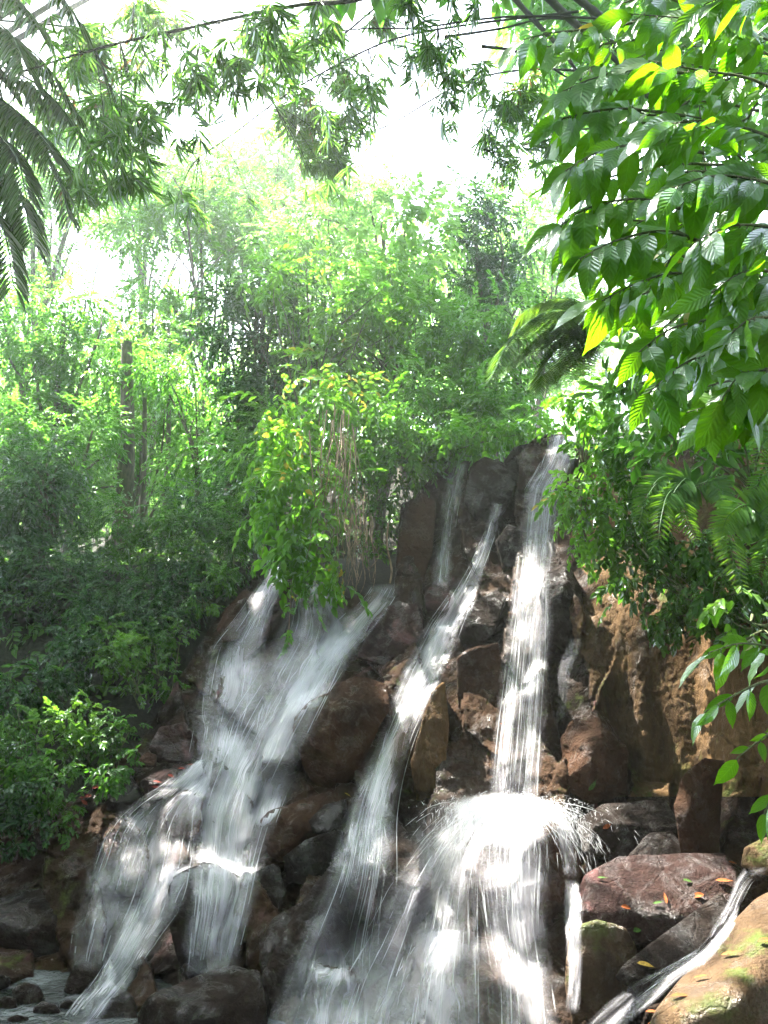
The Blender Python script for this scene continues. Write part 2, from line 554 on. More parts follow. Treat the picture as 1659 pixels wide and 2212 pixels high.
def build_cliff():
    xs = np.arange(-150, 1851, 4.0)
    rows = np.arange(905, 2480, 4.0)
    nv = len(rows)
    top = np.interp(xs, TOPX, TOPY)
    top = top + 10 * fbm(np.stack([xs * 0.02, 0 * xs, 0 * xs], -1), 3, 2)
    X = np.repeat(xs[:, None], nv, 1)
    Yp = np.maximum(rows[None, :], top[:, None])
    D = cliff_Y(X, Yp)
    # blocky joints: upright columns above, tumbled slabs below
    r2 = np.random.default_rng(21)
    nc = 230
    cx = r2.uniform(-150, 1850, nc); cyy = r2.uniform(900, 2500, nc)
    off = r2.normal(0, 0.15, nc); gx = r2.normal(0, 0.0028, nc); gy = r2.normal(0.0012, 0.0016, nc)
    wx = X + 14 * fbm(np.stack([X * 0.012, Yp * 0.008, 0 * X], -1), 3, 31)
    wy = Yp + 14 * fbm(np.stack([X * 0.012, Yp * 0.008, 0 * X + 7], -1), 3, 33)
    best = np.full(X.shape, 1e18); sec = np.full(X.shape, 1e18); val = np.zeros(X.shape)
    for k in range(nc):
        d = np.hypot((wx - cx[k]) * 1.7, (wy - cyy[k]) * 0.7)
        v = off[k] + gx[k] * (X - cx[k]) + gy[k] * (Yp - cyy[k])
        nb = d < best
        sec = np.where(nb, best, np.minimum(sec, d))
        val = np.where(nb, v, val)
        best = np.where(nb, d, best)
    crack = np.exp(-((sec - best) / 7.0) ** 2)
    smooth_right = 1 - 0.93 * sstep(1290, 1380, X) * sstep(1750, 1650, Yp)
    pw = P(X, Yp, D)
    D = D + (np.clip(val, -0.5, 0.5) + 0.03 * crack) * smooth_right
    flw = sstep(1270, 1330, X) * sstep(1760, 1640, Yp)
    D = D + (1 - .9 * flw) * 0.16 * fbm(pw * np.array([1.1, 1.1, 0.6]), 4, 3) + 0.035 * (1 - .7 * flw) * fbm(pw * 6.0, 4, 12) + 0.02 * np.abs(fbm(pw * 13.0, 2, 15))
    # fluted drips on the right-hand wall
    fl = sstep(1270, 1330, X) * sstep(1760, 1640, Yp)
    D = D + fl * 0.17 * fbm(np.stack([pw[..., 0] * 2.6, 0 * X, pw[..., 2] * 0.22], -1), 2, 44)
    V = P(X, Yp, D)
    # a top shelf running back into the bank
    back = V[:, :1].copy()
    b1 = back + np.array([0, 0.5, 0.05]); b2 = back + np.array([0, 3.5, 0.1])
    V = np.concatenate([b2, b1, V], 1)
    F = grid_faces(len(xs), nv + 2)
    o = link('cliff', mesh_np('cliff', V.reshape(-1, 3), F), M_ROCK['cliff'])
    # the right-hand wall is the tan, drier stone
    o.data.materials.append(M_ROCK['tan'])
    fc = (np.repeat(xs[:-1, None], nv + 1, 1)).ravel()
    ypm = np.concatenate([Yp[:, :1], Yp[:, :1], Yp], 1)[:-1, :-1].ravel()
    lim = np.interp(ypm, [1000, 1300, 1600, 1720, 1730], [1260, 1250, 1275, 1330, 5000])
    nz = 25 * fbm(np.stack([fc * 0.02, ypm * 0.02, 0 * fc], -1), 3, 9)
    o.data.polygons.foreach_set('material_index', ((fc + nz) > lim).astype(np.int32))
    tag(o, kind='structure')
    return o
cliff = build_cliff()
ROCKS = [cliff]

# ------------------------------------------------------------------ boulders
def ico(sub):
    bm = bmesh.new()
    bmesh.ops.create_icosphere(bm, subdivisions=sub, radius=1)
    V = np.array([v.co[:] for v in bm.verts]); F = np.array([[v.index for v in f.verts] for f in bm.faces])
    bm.free()
    return nrm(V), F
ICO = {k: ico(k) for k in (3, 4, 5, 6)}
_bseed = [100]

def boulder(label, pts, mat='dark', Y=None, thick=0.6, sub=5, k=22, rough=1.0, group=None, name='boulder', inner=(), cat='boulder'):
    """pts: picture outline with an optional distance offset; the far side is set back by `thick`"""
    _bseed[0] += 1
    sd = _bseed[0]
    a = np.array([(p[0], p[1], p[2] if len(p) > 2 else 0.0) for p in list(pts) + list(inner)], float)
    c2 = a[:, :2].mean(0)
    if Y is None:
        Y = float(cliff_Y(c2[0], c2[1])) - 0.15
    front = P(a[:, 0], a[:, 1], Y + a[:, 2])
    cen2 = front[:len(pts)].mean(0)
    dirv = nrm(cen2 - EYE)
    back = cen2 + (front[:len(pts)] - cen2) * 0.9 + dirv * thick
    allp = np.vstack([front, back])
    cen = allp.mean(0)
    bm = bmesh.new()
    for q in allp:
        bm.verts.new(q)
    res = bmesh.ops.convex_hull(bm, input=bm.verts)
    bm.normal_update()
    ns, hs = [], []
    for f in bm.faces:
        n = np.array(f.normal[:]); p0 = np.array(f.verts[0].co[:])
        h = float(np.dot(n, p0 - cen))
        if h < 0:
            n, h = -n, -h
        ns.append(n); hs.append(max(h, 0.02))
    bm.free()
    ns = np.array(ns); hs = np.array(hs)
    if k >= 16:      # chipped corners and broken faces
        rc = np.random.default_rng(sd)
        rel = allp - cen
        for _ in range(9):
            dv = nrm(rel[rc.integers(len(rel))] + rc.normal(0, .35, 3) * np.linalg.norm(rel, axis=1).mean())
            sup = float((rel @ dv).max())
            ns = np.vstack([ns, dv]); hs = np.append(hs, sup * rc.uniform(.80, .95))
    k = 5.0 * k if k >= 16 else 2.2 * k
    D, F = ICO[min(6, sub + 1) if sub >= 5 else sub]
    g = np.maximum(D @ ns.T, 0) / hs
    m = g.max(1, keepdims=True)
    r = 1 / (m[:, 0] * ((g / m) ** k).sum(1) ** (1.0 / k))
    r = r * 1.015
    pw = cen + D * r[:, None]
    sz = float(np.mean(hs)) * 1.6
    w = pw / sz
    dis = 0.05 * fbm(w * 1.5, 4, sd) + 0.03 * np.clip(1 - 2.2 * np.abs(vnoise(w * 2.2, sd + 50)), 0, 1) * -1 + 0.014 * fbm(pw * 9, 3, sd + 9)
    # a chipped, layered break
    step = 0.03 * (np.floor(3 * (fbm(w * np.array([0.7, 0.7, 2.2]), 2, sd + 70) + 1)) / 3 - 1)
    V = cen + D * (r * (1 + rough * (dis * 0.9 + step)))[:, None]
    base = np.array([cen[0], cen[1], V[:, 2].min()])
    me = mesh_np(name, V - base, F)
    o = link(name, me, M_ROCK[mat])
    o.location = base
    tag(o, label, cat, group)
    ROCKS.append(o)
    return o

boulder('big square-cut brown boulder with a wet grey top, jutting out between the two middle cascades',
        [(636, 1548, -.05), (668, 1512, .1), (770, 1452, .55), (842, 1478, .6), (846, 1535, .2), (805, 1600, .05), (770, 1672, .0), (706, 1722, .05), (652, 1668, 0), (634, 1590, 0)], 'brown', 9.35, 0.9, 6, 30, inner=[(700, 1560, -.35), (735, 1640, -.3)])
boulder('brown flat-topped block left of the diagonal stream, below the big square-cut boulder',
        [(557, 1772, -.05), (575, 1752, .1), (716, 1706, .5), (752, 1728, .5), (742, 1780, .3), (672, 1800, .1), (610, 1868, .05), (578, 1850, 0)], 'brown', 8.55, 0.6, 6, 30, inner=[(650, 1800, -.1)])
boulder('thin dark slab leaning on the flat-topped block beside the diagonal stream',
        [(665, 1775, .1), (700, 1738, .3), (752, 1722, .3), (748, 1775, .2), (700, 1805, 0), (668, 1800, 0)], 'dark', 8.5, 0.4, 5)
boulder('wedge of black wet rock wedged under the flat-topped brown block',
        [(612, 1852, 0), (660, 1815, .1), (742, 1790, .2), (735, 1850, .1), (700, 1905, 0), (620, 1912, 0)], 'dark', 8.25, 0.5, 5)
boulder('large rounded boulder taking the splash under the tall cascade',
        [(992, 1842, 0), (1012, 1795, .15), (1062, 1762, .35), (1150, 1752, .4), (1228, 1786, .3), (1262, 1850, .15), (1246, 1960, .05), (1190, 2050, 0), (1062, 2110, 0), (1018, 1985, 0)], 'brown', 7.55, 0.9, 6, 16, inner=[(1110, 1850, -.28), (1120, 1980, -.35)])
boulder('round glistening boulder against the wall, right of the tall cascade',
        [(1206, 1590, .1), (1232, 1550, .15), (1290, 1530, .2), (1338, 1566, .2), (1362, 1640, .1), (1362, 1722, 0), (1270, 1738, 0), (1212, 1690, 0)], 'brown', 8.85, 0.9, 6, 16, 1.6, inner=[(1285, 1620, -.25)])
boulder('dark overhanging boulder beside the tall cascade, high on the wall',
        [(1178, 1235, .1), (1224, 1210, .15), (1256, 1262, .1), (1262, 1330, 0), (1232, 1420, .1), (1180, 1380, .1), (1165, 1290, 0)], 'dark', 10.25, 0.9, 5, 14, inner=[(1215, 1290, -.25)])
boulder('wet grey-topped slab right of the upper diagonal stream',
        [(986, 1345, 0), (1020, 1300, .3), (1072, 1272, .5), (1098, 1292, .4), (1078, 1352, .1), (1040, 1398, 0), (996, 1392, 0)], 'dark', 10.55, 0.6, 5)
boulder('tall brown pillar of rock with a black cleft on its left side',
        [(984, 1420, .1), (1010, 1398, .1), (1078, 1385, .1), (1092, 1480, 0), (1075, 1600, 0), (1040, 1650, 0), (990, 1640, .05)], 'brown', 9.75, 0.9, 6, 18)
boulder('narrow sunlit orange-brown pillar between diagonal stream and black cleft',
        [(916, 1540, .1), (930, 1490, .15), (962, 1470, .2), (972, 1560, .1), (962, 1660, 0), (940, 1740, 0), (896, 1742, 0), (890, 1640, .05)], 'tan', 9.2, 0.9, 6, 16, 2.0)
boulder('small cube-shaped pink-brown block perched at the foot of the upper left thin fall',
        [(916, 1285, 0), (928, 1268, .15), (965, 1264, .2), (974, 1292, .05), (966, 1318, 0), (922, 1322, 0)], 'pink', 11.2, 0.35, 5)
boulder('grey block with a pointed left edge standing in the left cascade',
        [(362, 1925, 0), (372, 1892, .1), (440, 1858, .4), (520, 1890, .4), (560, 1955, .2), (520, 2030, .05), (420, 2112, 0), (386, 2085, 0), (362, 1990, 0)], 'dark', 7.7, 0.7, 6, 26, inner=[(400, 1940, -.15)])
boulder('dark block right of the left cascade foot, under the black wedge',
        [(548, 1885, .1), (604, 1855, .2), (618, 1930, .1), (590, 1992, 0), (548, 1985, 0)], 'dark', 8.0, 0.5, 5)
boulder('broad black wet boulder at the bottom edge, below the left cascade',
        [(292, 2190, 0), (322, 2150, .1), (430, 2105, .3), (500, 2085, .35), (562, 2095, .3), (580, 2170, .05), (570, 2290, 0), (300, 2290, 0)], 'dark', 6.85, 0.7, 6, 16, inner=[(430, 2180, -.15)])
boulder('long black ridge of rock slanting down left of the diagonal stream',
        [(722, 1850, .6), (748, 1872, .6), (700, 2000, .3), (640, 2130, .1), (600, 2290, 0), (540, 2290, 0), (560, 2120, .1), (630, 1975, .4)], 'dark', 7.05, 0.8, 6, 20)
boulder('knobbly wet rock filling the gap between black ridge and left cascade',
        [(556, 2040, .1), (590, 1980, .3), (650, 1945, .4), (672, 1985, .3), (622, 2080, 0), (566, 2112, 0)], 'dark', 7.25, 0.5, 5, 12, 1.6)
boulder('dark rough rock at the edge of the pale pool',
        [(136, 2140, 0), (160, 2078, .1), (205, 2040, .2), (246, 2060, .2), (250, 2120, 0), (190, 2170, 0)], 'dark', 7.55, 0.5, 5, 14, 1.3)
boulder('rounded rock in the white water at the foot of the left cascade',
        [(190, 2200, 0), (206, 2152, .1), (250, 2122, .2), (292, 2150, .2), (300, 2205, 0), (250, 2260, 0)], 'dark', 7.05, 0.4, 5, 12, 1.3)
boulder('massive dark rounded boulder at the left edge above the pool',
        [(-60, 1960, 0), (20, 1925, .3), (110, 1915, .4), (165, 1960, .2), (155, 2060, 0), (120, 2098, 0), (-60, 2105, 0)], 'dark', 8.4, 1.0, 6, 12, inner=[(60, 2010, -.25)])
boulder('pale sunlit rock on the left bank at the foot of the leafy slope',
        [(318, 1615, 0), (345, 1570, .15), (400, 1560, .2), (432, 1598, .1), (410, 1648, 0), (335, 1652, 0)], 'pink', 9.75, 0.5, 5, 12)
boulder('small grey stone just left of the pale sunlit rock on the left bank',
        [(300, 1640, 0), (318, 1622, .1), (340, 1632, .1), (338, 1658, 0), (305, 1660, 0)], 'brown', 9.6, 0.25, 4, 10)
boulder('flat red-brown ledge stone beside the lower left cascade',
        [(300, 1690, 0), (340, 1664, .3), (452, 1640, .5), (462, 1662, .4), (380, 1710, .05), (318, 1730, 0)], 'pink', 9.35, 0.5, 5, 16)
boulder('black broken rock under the leafy left bank',
        [(170, 1740, 0), (205, 1690, .15), (290, 1668, .2), (318, 1730, .05), (260, 1790, 0), (190, 1790, 0)], 'dark', 9.45, 0.6, 5, 18)
boulder('low dark rock half under the veil of the lower left cascade',
        [(350, 1760, .1), (395, 1700, .2), (440, 1720, .2), (430, 1800, 0), (372, 1830, 0)], 'brown', 9.0, 0.4, 5)
boulder('upright grey-topped slab leaning on the right-hand wall',
        [(1456, 1740, 0), (1472, 1682, .05), (1542, 1612, .3), (1566, 1632, .3), (1552, 1745, .1), (1552, 1850, .05), (1500, 1885, 0), (1470, 1850, 0)], 'brown', 7.6, 0.5, 6, 26, inner=[(1490, 1742, -.12)])
boulder('dark ledge block under the round glistening boulder',
        [(1244, 1772, 0), (1300, 1735, .3), (1440, 1728, .4), (1466, 1790, .1), (1446, 1862, 0), (1380, 1872, 0), (1262, 1842, 0)], 'dark', 8.2, 0.7, 6, 22)
boulder('slanting wet slab under the upright grey-topped slab',
        [(1350, 1860, .1), (1400, 1800, .35), (1460, 1790, .4), (1520, 1872, .1), (1512, 1900, 0), (1400, 1890, 0)], 'dark', 7.6, 0.4, 5, 22)
boulder('broad pinkish ledge littered with leaves, right of the splash boulder',
        [(1226, 1960, 0), (1250, 1888, .3), (1340, 1852, .5), (1480, 1880, .5), (1596, 1842, .5), (1610, 1900, .2), (1548, 1985, 0), (1400, 2040, -.05), (1260, 2060, -.05)], 'pink', 6.9, 0.9, 6, 20)
boulder('sunlit yellow-brown rock face under the pinkish ledge',
        [(1225, 2000, .05), (1290, 1980, .1), (1390, 2015, .1), (1330, 2110, 0), (1325, 2290, 0), (1250, 2290, 0), (1215, 2120, 0)], 'pale', 6.6, 0.6, 6, 16)
boulder('dark angular slab littered with leaves beside the small right-hand stream',
        [(1328, 2110, 0), (1350, 2080, .1), (1430, 2030, .3), (1556, 1925, .6), (1580, 1960, .5), (1500, 2070, .1), (1410, 2120, 0), (1345, 2142, 0)], 'dark', 6.0, 0.4, 6, 28)
boulder('large pale yellow wet boulder in the bottom right corner',
        [(1370, 2330, 0), (1392, 2200, .05), (1452, 2120, .3), (1560, 2010, .7), (1620, 1950, .9), (1720, 1890, 1.0), (1860, 1880, .9), (1860, 2330, 0)], 'pale', 4.7, 1.2, 6, 14, inner=[(1560, 2150, 0)])
boulder('pale lichen-spotted rock at the right edge above the small stream',
        [(1596, 1870, 0), (1606, 1830, .1), (1660, 1806, .2), (1760, 1800, .2), (1760, 1905, 0), (1640, 1890, 0)], 'pale', 6.0, 0.5, 5, 14)
boulder('black dome of rock between the two upper falls',
        [(1000, 1090, 0), (1012, 1010, .2), (1045, 982, .3), (1092, 1000, .3), (1118, 1050, .1), (1090, 1110, 0), (1040, 1150, 0)], 'dark', 12.3, 0.8, 5, 10)
boulder('low black rock at the lip of the tall cascade',
        [(1086, 1000, .1), (1110, 965, .2), (1150, 955, .2), (1172, 985, .1), (1150, 1050, 0), (1105, 1040, 0)], 'dark', 12.5, 0.6, 5, 10)
boulder('dark jutting block in the upper diagonal stream below the black dome',
        [(1068, 1170, .1), (1100, 1130, .2), (1130, 1150, .1), (1125, 1220, 0), (1085, 1240, 0)], 'dark', 11.6, 0.5, 5, 16)
boulder('slab of grey rock lying just left of the splash boulder',
        [(812, 1880, 0), (842, 1815, .2), (905, 1790, .3), (945, 1830, .2), (930, 1920, 0), (850, 1960, 0)], 'dark', 7.7, 0.4, 5, 20)
boulder('brown rock left of the upper left thin fall with roots over it',
        [(852, 1230, 0), (866, 1110, .2), (905, 1060, .3), (945, 1080, .2), (935, 1200, .05), (905, 1290, 0), (858, 1290, 0)], 'brown', 12.4, 0.9, 5, 12)
boulder('reddish rock in the head of the left cascade',
        [(560, 1340, 0), (585, 1260, .2), (630, 1250, .2), (640, 1310, .1), (610, 1380, 0), (565, 1390, 0)], 'pink', 12.1, 0.5, 5, 12)
boulder('low dark boulder at the head of the left cascade, left of the water',
        [(466, 1360, 0), (490, 1310, .2), (530, 1290, .2), (545, 1330, .1), (520, 1380, 0), (480, 1390, 0)], 'brown', 12.2, 0.5, 5, 12)
boulder('reddish slope of rock right of the broad middle cascade',
        [(770, 1420, .1), (800, 1340, .3), (860, 1296, .4), (920, 1310, .3), (915, 1390, .1), (850, 1450, 0)], 'pink', 10.9, 0.6, 6, 16)
for (sx, sy, sr, lab) in [(60, 2150, 40, 'angular black stone at the near edge of the pool, largest of the scattered stones'), (14, 2172, 30, 'black stone at the left edge of the picture below the pool'),
                          (98, 2188, 34, 'black stone just below the largest angular stone by the pool'), (150, 2176, 26, 'small dark stone beside the rough rock at the pool edge'),
                          (40, 2215, 36, 'dark stone half cut off by the bottom left corner'), (6, 2120, 22, 'small pale stone in the pool at the left edge')]:
    boulder(lab, [(sx + sr * math.cos(a) * random.uniform(.8, 1.15), sy + sr * .8 * math.sin(a) * random.uniform(.8, 1.1), random.uniform(0, .1)) for a in np.linspace(0, 6.28, 8)[:-1]],
            'dark', 7.5 - (sy - 2120) / 90 * .5, 0.3, 4, 14, name='stone', group='scattered stones by the pool', cat='stone')

# ------------------------------------------------------------------ falling water
def rocks_bvh():
    Vs, Fs, n = [], [], 0
    for o in ROCKS:
        me = o.data
        v = np.empty(len(me.vertices) * 3, np.float32)
        me.vertices.foreach_get('co', v)
        v = v.reshape(-1, 3) + np.array(o.location[:], np.float32)
        ls = np.empty(len(me.loops), np.int32); me.loops.foreach_get('vertex_index', ls)
        st = np.empty(len(me.polygons), np.int32); me.polygons.foreach_get('loop_total', st)
        k = int(st[0])
        Vs.append(v)
        Fs += (ls.reshape(-1, k) + n).tolist()
        n += len(v)
    return BVHTree.FromPolygons(np.vstack(Vs).tolist(), Fs)
BVH = rocks_bvh()

def hit_Y(x, y):
    d = ray(x, y)
    h = BVH.ray_cast(Vector(EYE), Vector(d))
    if h[0] is None:
        return None
    return h[0].y

def hit_Y_arr(X, Y_):
    out = np.full(X.shape, np.nan)
    for i in np.ndindex(X.shape):
        r = hit_Y(X[i], Y_[i])
        out[i] = np.nan if r is None else r
    return out

def blur(A, ax, n):
    for _ in range(n):
        p = np.pad(A, [(1, 1) if a == ax else (0, 0) for a in range(A.ndim)], 'edge')
        if ax == 0:
            A = (p[:-2] + 2 * p[1:-1] + p[2:]) / 4
        else:
            A = (p[:, :-2] + 2 * p[:, 1:-1] + p[:, 2:]) / 4
    return A

def fall_surface(rows, nu, step, free=False):
    """follow the rock (or leave it, when falling free) between the two banks given row by row"""
    rows = np.array(rows, float)
    n = max(8, int((rows[-1, 0] - rows[0, 0]) / step))
    s = np.linspace(0, len(rows) - 1, n)
    ys = np.interp(s, np.arange(len(rows)), rows[:, 0])
    xl = spline(np.stack([rows[:, 1], rows[:, 0]], -1), n)[:, 0] if len(rows) > 2 else np.interp(ys, rows[:, 0], rows[:, 1])
    xr = spline(np.stack([rows[:, 2], rows[:, 0]], -1), n)[:, 0] if len(rows) > 2 else np.interp(ys, rows[:, 0], rows[:, 2])
    u = np.linspace(0, 1, nu)
    X = xl[None] + (xr - xl)[None] * u[:, None]
    Yp = np.repeat(ys[None], nu, 0)
    D = hit_Y_arr(X, Yp)
    base = cliff_Y(X, Yp)
    D = np.where(np.isnan(D), base, D)
    R0 = D.copy()
    lim = 0.0 if free else 0.05
    for j in range(1, n):
        D[:, j] = np.minimum(D[:, j], D[:, j - 1] + lim)
    D = blur(D, 0, 2)
    D = np.minimum(D, R0)
    D = blur(D, 1, 3)
    D = np.minimum(D, R0)
    D = blur(D, 0, 1)
    D = np.minimum(D, R0)
    return X, Yp, D, u

def waterfall(label, rows, dens=(0.2, 0.9, 0.8), layers=2, mat=None, threads=60, tw=(0.004, 0.012), free=False, edge=0.35, off=0.05, group=None, nu=None, talpha=0.30, milk=0.9):
    rows = list(rows)
    wpx = np.mean([r[2] - r[1] for r in rows])
    nu = nu or int(np.clip(wpx / 7, 6, 34))
    X, Yp, D, u = fall_surface(rows, nu, 8, free)
    n = X.shape[1]
    top = P(X[nu // 2, 0], Yp[nu // 2, 0], D[nu // 2, 0])
    t = thing('waterfall', top, label, 'waterfall', group)
    if mat is None:
        mat = M_VEIL
    wid = np.linalg.norm(P(X[0], Yp[0], D[0]) - P(X[-1], Yp[-1], D[-1]), axis=-1)
    for L in range(-1, layers):
        sd = int(rng.integers(1000))
        bul = off * (1.2 + L * 0.6) + 0.05 * (1 - (2 * u[:, None] - 1) ** 2) * (L + 1.2)
        wob = 0.02 * fbm(np.stack([X * 0.03, Yp * 0.012, 0 * X + sd], -1), 3, sd)
        V = P(X + 3 * L * np.sin(Yp * .03 + sd), Yp, D - bul - wob)
        ln = np.cumsum(np.concatenate([[0], np.linalg.norm(np.diff(V[nu // 2], axis=0), axis=-1)]))
        warp = 0.045 * fbm(np.stack([X * .018, Yp * .010, 0 * X + sd], -1), 3, sd + 1)
        uv = np.stack([u[:, None] * wid.mean() + warp, np.repeat(ln[None], nu, 0)], -1) + sd * 1.37
        # shallow runs and lips turn whiter, plunging parts thin out
        sl = -np.gradient(blur(D, 0, 3), axis=1)
        sl = blur(sl, 1, 2)
        sl = np.clip((sl - sl.mean()) / (sl.std() + 1e-6), -1.6, 1.8)
        s = np.linspace(0, 1, n)[None]
        prof = np.interp(s, np.linspace(0, 1, len(dens)), dens)
        e = np.clip(np.minimum(u, 1 - u)[:, None] / (1.15 * edge * (0.75 + 0.5 * vnoise(np.stack([Yp * .02, 0 * X + L, X * 0 + sd], -1), sd))), 0, 1)
        mod = 0.85 + 0.35 * fbm(np.stack([u[:, None] * wid.mean() * 4 + 0 * X, ln[None] * 0.35 + 0 * X, 0 * X], -1), 3, sd + 3)
        th = np.clip(prof * e * mod * (1 + (0.10 if free else 0.22) * sl), 0, 1)
        if L < 0:
            th = th * milk
        th[:, 0] *= 0.4
        th[:, -1] = 0
        th[:, -2] *= 0.4
        th[0] = 0; th[-1] = 0
        me = mesh_np('water_sheet', V.reshape(-1, 3), grid_faces(nu, n), True, {'tint': th.ravel()}, uv.reshape(-1, 2))
        link('water_sheet', me, M_MILK if L < 0 else mat, t)
    threads = int(threads * 0.7)
    if threads > 24:
        mb = MB()
        for _ in range(threads):
            uu = np.clip(rng.beta(1.6, 1.6), 0.02, 0.98)
            a = rng.uniform(0, 0.85); b = min(1.0, a + rng.uniform(0.08, 0.4))
            j = np.arange(int(a * (n - 1)), max(int(a * (n - 1)) + 4, int(b * (n - 1))) + 1)
            j = j[j < n]
            if len(j) < 4:
                continue
            ui = uu * (nu - 1); i0 = int(min(ui, nu - 2)); f = ui - i0
            lerp = lambda A: A[i0, j] * (1 - f) + A[i0 + 1, j] * f
            mx = lerp(X) + rng.normal(0, 1.2) + 2.0 * np.sin(j * rng.uniform(.05, .2) + rng.uniform(0, 6))
            p = P(mx, lerp(Yp), lerp(D) - off * rng.uniform(0.8, 3.2) - 0.03)
            w = 0.6 * rng.uniform(*tw) * np.sin(np.linspace(0.15, 3.0, len(j)))
            side = np.array([1.0, 0, 0])
            V = np.stack([p - side * w[:, None], p + side * w[:, None]], 1).reshape(-1, 3)
            m = len(j)
            k = np.arange(m - 1) * 2
            F = np.stack([k, k + 1, k + 3, k + 2], -1)
            tt = np.repeat(np.sin(np.linspace(0.05, 3.09, m)) * rng.uniform(0.3, 1.0) * talpha * 1.5, 2)
            mb.add(V, F, np.clip(tt, 0, 1))
        mb.build('water_thread', M_THREAD, t)
    return t, (X, Yp, D)

def drops(parent, name, n, centre, spread, vel, tmax, size, seed, updir=0.0):
    """spray: single drops drawn out along the arcs they fly"""
    r = np.random.default_rng(seed)
    c = P(centre[0], centre[1], centre[2])
    p0 = c + r.normal(0, 1, (n, 3)) * np.array(spread)
    az = r.uniform(math.pi * 0.95, math.pi * 2.05, n)
    sp = np.abs(r.normal(0, 1, n)) * vel[0]
    v0 = np.stack([np.cos(az) * sp, np.sin(az) * sp * 0.6, r.uniform(vel[1], vel[2], n)], -1)
    tt = r.uniform(0, 1, n) ** 1.3 * tmax
    g = np.array([0, 0, -9.8])
    p = p0 + v0 * tt[:, None] + 0.5 * g * (tt ** 2)[:, None]
    v = v0 + g * tt[:, None]
    ln = np.clip(np.linalg.norm(v, axis=-1) * 0.018, 0.008, 0.09) * r.uniform(0.5, 1.3, n)
    d = nrm(v)
    a = nrm(np.cross(d, np.array([0, 1.0, 0.1])))
    b = np.cross(d, a)
    w = size * r.uniform(0.4, 1.3, n)
    V = np.stack([p - d * ln[:, None], p + a * w[:, None], p + b * w[:, None], p - a * w[:, None], p - b * w[:, None], p + d * ln[:, None]], 1)
    T = np.array([[0, 1, 2], [0, 2, 3], [0, 3, 4], [0, 4, 1], [5, 2, 1], [5, 3, 2], [5, 4, 3], [5, 1, 4]])
    F = (np.arange(n)[:, None, None] * 6 + T[None]).reshape(-1, 3)
    mb = MB()
    mb.add(V.reshape(-1, 3), F, 0.42)
    return mb.build(name, M_THREAD, parent)

tall, tall_s = waterfall('tallest cascade, dropping from the notch under the leafy right bank onto the round splash boulder',
    [(938, 1186, 1250), (975, 1172, 1248), (1010, 1158, 1238), (1060, 1132, 1216), (1150, 1116, 1206), (1250, 1106, 1196), (1350, 1092, 1196), (1450, 1080, 1190), (1600, 1064, 1180), (1700, 1056, 1172), (1765, 1050, 1166)],
    (1.0, 0.9, 0.75, 0.68, 0.66, 0.66, 0.8), 2, M_VEIL, 200, (0.003, 0.009), True, 0.3, 0.06, milk=.5)
waterfall('thin fall in front of the black dome, highest on the left of the tallest cascade',
    [(1000, 976, 1016), (1030, 962, 1008), (1100, 948, 990), (1200, 938, 978), (1275, 926, 974)], (0.9, 0.7, 0.6, 0.45), 2, M_VEIL, 40, (0.004, 0.010), True, 0.3, 0.06)
diag, _ = waterfall('narrow diagonal cascade from the black dome down past the square-cut boulder to the bottom edge',
    [(1088, 1068, 1088), (1130, 1050, 1076), (1180, 1030, 1064), (1260, 985, 1040), (1350, 918, 1008), (1450, 866, 962), (1600, 808, 896), (1750, 745, 860), (1900, 700, 856), (2050, 630, 850), (2250, 550, 880)],
    (0.7, 0.75, 0.7, 0.85, 0.85, 0.8, 0.7, 0.75, 0.7, 0.85), 2, M_SHEET, 120, (0.004, 0.010), False, 0.4, 0.04, milk=.7)
waterfall('leftmost strand of the left cascade, falling from its highest point to the red-brown ledge stone',
    [(1222, 584, 622), (1280, 542, 610), (1340, 500, 590), (1400, 448, 580), (1500, 420, 570), (1580, 412, 540), (1660, 400, 520)], (0.95, 0.85, 0.7, 0.6, 0.6, 0.7), 2, M_VEIL, 90, (0.004, 0.012), False, 0.3, 0.05)
waterfall('broad white middle of the left cascade, pouring down from under the hanging bush',
    [(1240, 636, 720), (1300, 618, 742), (1360, 592, 780), (1450, 540, 750), (1550, 480, 700), (1650, 430, 655), (1750, 400, 612), (1850, 400, 580), (1950, 400, 556), (2040, 392, 530), (2110, 386, 510)],
    (0.7, 0.72, 0.7, 0.66, 0.74, 0.85, 0.88, 0.88, 0.82, 0.75, 0.3), 2, M_SHEET, 170, (0.003, 0.010), False, 0.4, 0.05, milk=.9)
waterfall('pale stream sliding in from the right under the roots to join the left cascade',
    [(1262, 800, 870), (1300, 772, 852), (1340, 730, 820), (1400, 680, 776), (1470, 628, 730), (1540, 590, 690)], (0.35, 0.8, 0.9, 0.8, 0.6), 2, M_SHEET, 60, (0.004, 0.012), False, 0.3, 0.05)
waterfall('lower left cascade fanning over dark rocks into the pool',
    [(1640, 420, 470), (1690, 352, 470), (1750, 262, 440), (1800, 218, 430), (1870, 190, 420), (1950, 164, 400), (2040, 150, 340), (2100, 148, 300)],
    (0.9, 0.7, 0.55, 0.5, 0.5, 0.45, 0.3), 2, M_VEIL, 130, (0.004, 0.011), False, 0.25, 0.05)
waterfall('blue-white rapid running out of the left cascade to the bottom left corner',
    [(1870, 330, 430), (1930, 290, 400), (1990, 262, 376), (2050, 236, 330), (2110, 200, 290), (2160, 160, 250), (2250, 90, 190)], (0.5, 0.75, 0.85, 0.8, 0.9, 0.9), 2, M_SHEET, 80, (0.005, 0.014), False, 0.3, 0.04)
